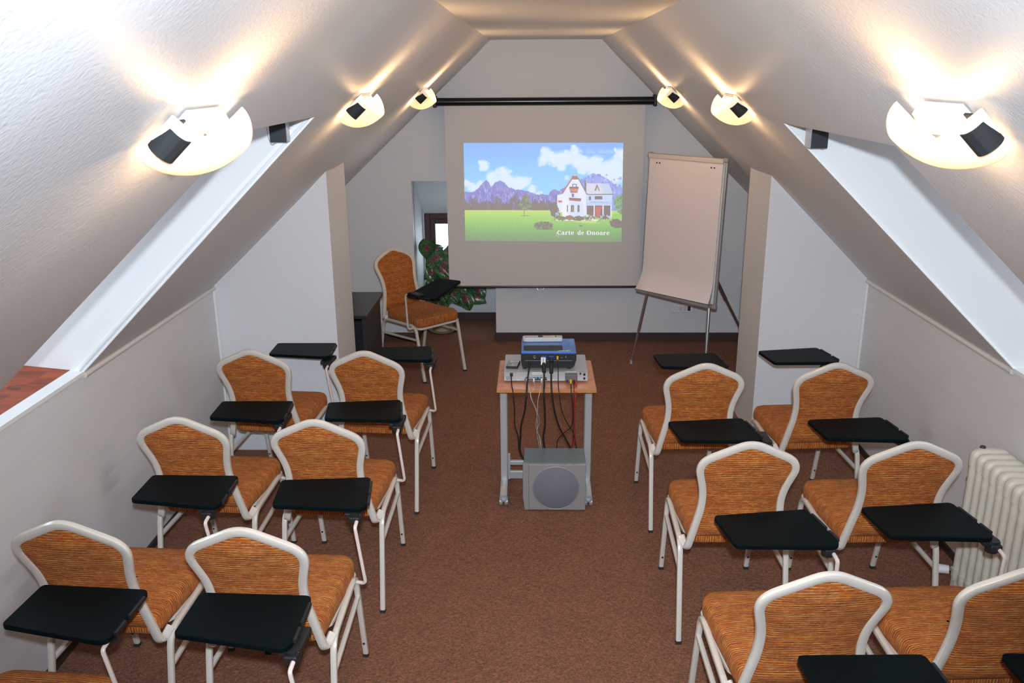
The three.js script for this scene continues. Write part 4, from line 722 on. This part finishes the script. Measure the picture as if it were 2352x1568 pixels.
// ---------------------------------------------------------------- flip chart
{
  const a = -0.839, t = thing('flip_chart', 'flip chart easel with a blank paper pad beside the projection screen', 'easel', [1.05, 0, -6.213], a);
  const lean = 0.037, W = 0.349, H = 1.035, yb = 0.60;
  const up = V(0, Math.cos(lean), -Math.sin(lean)), at = (x, h, o = 0) => V(x, yb, 0).addScaledVector(up, h).add(V(0, o * Math.sin(lean), o));
  const bg = (x0, x1, h0, h1, z0, z1, r = 0.003) => rbox(x0, x1, h0, h1, z0, z1, r).rotateX(-lean).translate(0, yb, 0);
  const metal = std([0.45, 0.46, 0.46], 0.35, { metalness: 0.5 });
  const b = obj('board', bg(-W + 0.012, W - 0.012, 0.02, H - 0.012, -0.014, -0.006), M.white, t);
  obj('frame', [bg(-W, -W + 0.018, 0.01, H, -0.018, 0.002), bg(W - 0.020, W, 0.0, H, -0.020, 0.006, 0.006), bg(-W, W, 0, 0.016, -0.018, 0.0), bg(-W, W, H - 0.014, H, -0.018, 0.002)], metal, b);
  for (const [x, h] of [[W - 0.014, H - 0.006], [-W + 0.012, H - 0.006], [W - 0.012, 0.01]]) obj('corner_cap', bg(x - 0.018, x + 0.018, h - 0.02, h + 0.012, -0.022, 0.012, 0.008), std([0.32, 0.31, 0.28], 0.5), b);
  // clamp bar along the top, with the hooks
  const cb = obj('clamp_bar', bg(-W + 0.006, W - 0.03, H - 0.036, H - 0.004, -0.002, 0.016, 0.006), std([0.62, 0.56, 0.50], 0.4), t);
  obj('clamp_edge', bg(-W + 0.012, W - 0.03, H - 0.062, H - 0.036, 0.002, 0.006), metal, cb);
  for (const x of [-0.262, -0.235, 0.222, 0.248]) obj('pin', cyl(at(x, H - 0.068, 0.004), at(x, H - 0.066, 0.012), 0.005, 0.005, 10), M.black, cb);
  // paper pad, curling forward over the tray
  const prof = [], nP = 26; for (let k = 0; k <= nP; k++) { const h = (H - 0.046) * (1 - k / nP) + 0.03, c = Math.max(0, (0.20 - h) / 0.17); prof.push([h, 0.004 + 0.075 * c * c]); }
  const P = [], I = [], UV = [];
  for (const off of [0, -0.004]) for (const [h, o] of prof) for (let i = 0; i <= 8; i++) { const u = i / 8, x = -W + 0.016 + u * (2 * W - 0.05); const cl2 = 1 - 0.35 * u; const q = at(x, h, o * (off ? 0.25 : cl2) + off + 0.004); P.push(q.x, q.y, q.z); UV.push(u, h); }
  const row = 9, half = prof.length * row;
  for (let r = 0; r < prof.length - 1; r++) for (let i = 0; i < 8; i++) { const p = r * row + i; I.push(p, p + row, p + 1, p + 1, p + row, p + row + 1); const q = p + half; I.push(q, q + 1, q + row, q + 1, q + row + 1, q + row); }
  for (let r = 0; r < prof.length - 1; r++) for (const i of [0, 8]) { const p = r * row + i, q = p + half; i ? I.push(p, p + row, q, q, p + row, q + row) : I.push(p, q, p + row, q, q + row, p + row); }
  const g = new THREE.BufferGeometry(); g.setAttribute('position', new THREE.Float32BufferAttribute(P, 3)); g.setAttribute('uv', new THREE.Float32BufferAttribute(UV, 2)); g.setIndex(I); g.computeVertexNormals();
  obj('paper_pad', g, new THREE.MeshStandardMaterial({ color: new THREE.Color().setRGB(0.78, 0.70, 0.68), roughness: 0.85, side: THREE.DoubleSide }), t);
  obj('pen_tray', [bg(-W + 0.01, W - 0.02, 0.002, 0.012, 0.002, 0.062), bg(-W + 0.01, W - 0.02, 0.004, 0.024, 0.058, 0.064)], metal, t);
  // legs
  const leg = (p0, p1, m = M.chrome) => { const l = obj('leg', [cyl(p0, p0.clone().lerp(p1, 0.55), 0.0125, 0.0125, 14), cyl(p0.clone().lerp(p1, 0.5), p1.clone().add(V(0, 0.02, 0)), 0.009, 0.009, 14)], m, t); obj('rubber_foot', cyl(p1, p1.clone().add(V(0, 0.03, 0)), 0.014, 0.011, 14), M.greyPlastic, l); };
  leg(at(-W + 0.05, 0.02, -0.03), V(-0.405, 0, 0.015)); leg(at(W - 0.075, 0.02, -0.03), V(0.345, 0, 0.075)); leg(at(0.03, H * 0.55, -0.04), V(0.12, 0, -0.86), std([0.11, 0.07, 0.06], 0.4));
}
{ // socket strip on the end wall
  const t = thing('wall_socket', 'white multiple wall socket below the flip chart', 'socket', [1.258, 0.292, ZE], 0);
  obj('plate', rbox(-0.086, 0.086, -0.034, 0.034, 0, 0.012, 0.004), M.white, t);
  for (const x of [-0.055, -0.018, 0.016, 0.05]) obj('outlet', x < -0.03 ? new THREE.TorusGeometry(0.016, 0.003, 8, 24).translate(x, 0, 0.012) : rbox(x - 0.012, x + 0.012, -0.020, 0.020, 0.010, 0.0135, 0.002), x > 0.04 ? M.black : std([0.62, 0.62, 0.60], 0.5), t);
}
{ // black desk half hidden behind the left stub wall
  const t = thing('desk', 'black desk half hidden behind the left stub wall', 'desk', [0, 0, 0]);
  obj('desk_top', rbox(-1.80, -1.078, 0.69, 0.712, -5.99, -5.35, 0.002), std([0.014, 0.017, 0.017], 0.3), t);
  obj('side_panel', box(-1.120, -1.100, 0.0, 0.69, -5.97, -5.40), M.black, t); obj('side_panel', box(-1.79, -1.77, 0.0, 0.69, -5.97, -5.40), M.black, t);
  obj('modesty_panel', box(-1.77, -1.12, 0.15, 0.69, -5.93, -5.91), M.black, t);
}

// ---------------------------------------------------------------- caladium in the alcove
{
  const leafTex = texture(256, (u, v) => {
    const x = (u - 0.5) * 2, y = v, vein = Math.min(...[-1.15, -0.8, -0.45, 0, 0.45, 0.8, 1.15].map((a) => { const dx = x, dy = y - 0.30, l = Math.hypot(dx, dy), d = Math.abs(dx * Math.cos(a) - dy * Math.sin(a)); return dy * Math.cos(a) + dx * Math.sin(a) > -0.02 ? d + l * 0.05 : 9; }));
    const core = Math.hypot(x * 1.15, (y - 0.42) * 1.5), n = noise2(u * 22, v * 22), m = noise2(u * 55, v * 55);
    let c = mix([18, 62, 28], [46, 104, 46], n); if (m > 0.66 && core < 0.85) c = mix(c, [150, 178, 130], 0.6);
    const p = Math.max(0, Math.min(1, (0.46 - core + 0.35 * (n - 0.5)) * 3.5)); c = mix(c, m > 0.58 ? [206, 130, 146] : [150, 52, 76], p * 0.9);
    if (vein < 0.035 && core < 0.9) c = mix(c, [120, 30, 52], 0.75); return c; });
  const leafMat = new THREE.MeshPhysicalMaterial({ map: leafTex, roughness: 0.28, side: THREE.DoubleSide, clearcoat: 0.3 });
  let leafNo = 0;
  const stemMat = std([0.05, 0.10, 0.04], 0.5);
  // heart-shaped leaf, blade along +y from the stalk joint, drooping tip
  const mk = (droop) => { const P = [], UV = [], I = [], n = 10, m = 8; for (let r = 0; r <= n; r++) for (let c = 0; c <= m; c++) { const v = r / n, u = c / m * 2 - 1; const w = 0.5 * Math.pow(Math.sin(Math.PI * Math.min(1, 0.12 + 0.88 * v)), 0.75) * (1 - 0.25 * v); const lobe = -0.16 * (1 - v) ** 3 * Math.abs(u) * (1.4 - Math.abs(u)); const x = u * w, y = v - 0.18 + lobe; P.push(x, y, -droop * v * v * 0.5 - 0.22 * u * u * w + 0.05 * Math.sin(u * 5 + v * 4)); UV.push(0.5 + x, v); }
    for (let r = 0; r < n; r++) for (let c = 0; c < m; c++) { const a = r * (m + 1) + c; I.push(a, a + 1, a + m + 1, a + 1, a + m + 2, a + m + 1); }
    const g = new THREE.BufferGeometry(); g.setAttribute('position', new THREE.Float32BufferAttribute(P, 3)); g.setAttribute('uv', new THREE.Float32BufferAttribute(UV, 2)); g.setIndex(I); g.computeVertexNormals(); return g; };
  const geos = [mk(0.3), mk(0.6), mk(0.9)];
  const t = thing('potted_caladium', 'potted caladium with pink centred green leaves in the window alcove', 'plant', [-0.815, 0, -7.40]);
  const pot = new THREE.LatheGeometry([[0, 0.012], [0.075, 0.012], [0.085, 0.02], [0.11, 0.17], [0.118, 0.175], [0.118, 0.195], [0.108, 0.195], [0.10, 0.165], [0, 0.16]].map(([x, y]) => new THREE.Vector2(x, y)), 32);
  obj('pot', pot, std([0.45, 0.36, 0.24], 0.5), t);
  obj('saucer', new THREE.LatheGeometry([[0, 0], [0.10, 0], [0.125, 0.022], [0.118, 0.022], [0.09, 0.010], [0, 0.010]].map(([x, y]) => new THREE.Vector2(x, y)), 32), std([0.50, 0.40, 0.27], 0.5), t);
  obj('soil', cyl(V(0, 0.158, 0), V(0, 0.166, 0), 0.10, 0.10, 24), std([0.03, 0.02, 0.015], 0.9), t);
  // x, y, z (local), size, yaw, pitch, roll, kind
  const L = [[-0.150, 0.806, 0.10, 0.165, 0.15, -0.12, 3.0, 0], [0.020, 0.690, -0.02, 0.15, -0.3, 0.7, 0.3, 1], [-0.085, 0.672, 0.05, 0.14, 0.6, 1.0, 1.9, 1], [-0.045, 0.632, 0.10, 0.16, 0.1, 0.75, -2.6, 1], [-0.080, 0.580, 0.07, 0.15, 0.5, 1.0, 1.8, 2], [0.000, 0.540, 0.12, 0.17, -0.1, 0.8, -2.9, 1], [-0.090, 0.492, 0.08, 0.14, 0.6, 1.0, 2.2, 2], [0.055, 0.552, 0.06, 0.15, -0.5, 0.9, -1.6, 1], [-0.125, 0.430, 0.10, 0.15, 0.2, 0.5, 2.7, 1], [-0.040, 0.470, 0.13, 0.16, 0.1, 0.8, -2.9, 2],
    [0.150, 0.360, 0.06, 0.155, -0.3, 0.35, -2.75, 0], [0.250, 0.400, -0.05, 0.14, -0.5, 0.4, -2.6, 1], [0.215, 0.330, 0.0, 0.13, -0.4, 0.9, -1.7, 2], [-0.055, 0.300, 0.14, 0.15, 0.2, 0.7, 2.8, 1], [0.010, 0.415, 0.10, 0.16, 0, 0.9, -2.5, 1], [0.080, 0.470, -0.02, 0.16, -0.3, 0.6, -2.2, 1], [0.085, 0.640, -0.06, 0.15, -0.5, 0.8, -1.2, 2], [-0.010, 0.600, -0.08, 0.15, 0.1, 1.0, 2.9, 2], [0.12, 0.56, -0.05, 0.15, -0.4, 0.8, -1.7, 1], [-0.06, 0.74, -0.04, 0.12, 0.3, 0.9, 1.3, 1], [-0.09, 0.63, 0.02, 0.16, 0.3, 0.6, 2.6, 1], [-0.02, 0.66, 0.06, 0.15, -0.2, 0.5, -2.9, 1], [-0.08, 0.53, 0.05, 0.17, 0.3, 0.6, 2.8, 2], [0.03, 0.60, 0.08, 0.16, -0.3, 0.6, -2.5, 1], [-0.10, 0.46, 0.02, 0.16, 0.3, 0.5, 2.5, 1], [-0.03, 0.39, 0.06, 0.16, 0.0, 0.6, 3.0, 1], [0.04, 0.48, 0.09, 0.15, -0.2, 0.5, -2.8, 2], [-0.09, 0.36, 0.09, 0.15, 0.2, 0.5, 2.9, 1], [0.07, 0.38, 0.02, 0.15, -0.3, 0.6, -2.6, 1], [-0.05, 0.70, 0.03, 0.14, 0.2, 0.8, 2.2, 2], [-0.11, 0.60, 0.11, 0.14, 0.2, 0.5, 2.95, 2], [-0.105, 0.50, 0.12, 0.14, 0.2, 0.45, -3.0, 1], [-0.10, 0.69, 0.02, 0.13, 0.3, 0.7, -2.9, 1], [0.09, 0.54, 0.02, 0.15, -0.3, 0.5, 2.9, 2], [0.10, 0.44, 0.05, 0.15, -0.3, 0.5, -2.9, 2]];
  const lx = 0.055;
  for (const [x, y, z, s, yaw, pitch, roll, k] of L) {
    const lf = new THREE.Mesh(geos[k], (leafNo++, leafMat)); lf.name = 'leaf'; put(lf, t); lf.position.set(x + lx, y, z); lf.scale.setScalar(leafNo > 1 && x > -0.07 ? s * 1.18 : s); lf.rotation.set(-pitch, yaw, roll, 'YXZ');
    obj('stem', tube([V(x * 0.15, 0.16, z * 0.2), V(x * 0.35, 0.16 + (y - 0.16) * 0.55, z * 0.3 - 0.01), V(x + lx, y, z)], 0.0035, 14, 6), stemMat, t);
  }
}

// ---------------------------------------------------------------- cast-iron radiator by the right wall
{
  const enamel = new THREE.MeshStandardMaterial({ map: texture(256, (u, v) => { const n = tileNoise(u * 12, v * 12, 12), m = tileNoise(u * 60, v * 60, 60), g = 0.93 + 0.08 * n; const d = m > 0.955 ? 0.9 : 1; return [cl(222 * g * d), cl(215 * g * d), cl(198 * g * d)]; }, true, 3), roughness: 0.42 });
  const xf = 1.815, xb = 1.935, yt = 0.715, yb = 0.085, n = 15, z0 = -3.305, dz = 0.0545;
  const t = thing('radiator', 'old cream column radiator below the right dormer', 'radiator', [0, 0, 0]);
  const r = 0.017, col = (x, k) => sweep([V(x, yb + 0.02, 0), V(x, yt - 0.03, 0)], k, 0.035, V(0, 0, 1), 0.48);
  const head = (y, s) => { const p = fillet([V(xf, y - s * 0.055, 0), V(xf, y, 0), V(xb, y, 0), V(xb, y - s * 0.055, 0)], [0.022, 0.022], 5); return sweep(p, 0.038, 0.040, V(0, 0, 1), 0.42); };
  const hub = (y) => cyl(V((xf + xb) / 2, y, -dz / 2), V((xf + xb) / 2, y, dz / 2), 0.024, 0.024, 14);
  const sec = merged([col(xf + 0.002, 0.038), col(xb - 0.002, 0.038), head(yt - 0.018, 1), head(yb + 0.018, -1), hub(yt - 0.045), hub(yb + 0.045)].map((g) => uvMetres(g)));
  for (let i = 0; i < n; i++) { const s = new THREE.Mesh(sec, enamel); s.name = 'section'; s.position.z = z0 + i * dz; put(s, t); }
  obj('foot', [box(xf - 0.01, xf + 0.02, 0, yb + 0.02, z0 - 0.015, z0 + 0.015), box(xb - 0.02, xb + 0.01, 0, yb + 0.02, z0 - 0.015, z0 + 0.015), box(xf - 0.01, xf + 0.02, 0, yb + 0.02, z0 + 13 * dz - 0.015, z0 + 13 * dz + 0.015), box(xb - 0.02, xb + 0.01, 0, yb + 0.02, z0 + 13 * dz - 0.015, z0 + 13 * dz + 0.015)], enamel, t);
  obj('bleed_valve', cyl(V(xf + 0.004, 0.566, z0 - 0.036), V(xf + 0.004, 0.566, z0 - 0.015), 0.009, 0.009, 12), std([0.12, 0.18, 0.22], 0.4), t);
  obj('top_plug', cyl(V((xf + xb) / 2 - 0.03, yt, z0 - 0.01), V((xf + xb) / 2 - 0.03, yt + 0.008, z0 - 0.01), 0.012, 0.010, 12), M.brown, t);
  const vl = obj('valve', [cyl(V((xf + xb) / 2 - 0.05, 0.115, z0 - 0.065), V((xf + xb) / 2 - 0.03, 0.118, z0 - 0.02), 0.012, 0.012, 12)], M.chrome, t);
  obj('thermostat_head', [cyl(V(1.765, 0.108, z0 - 0.082), V(1.815, 0.112, z0 - 0.062), 0.021, 0.019, 20)], M.white, vl);
}
renderer.render(scene, camera);
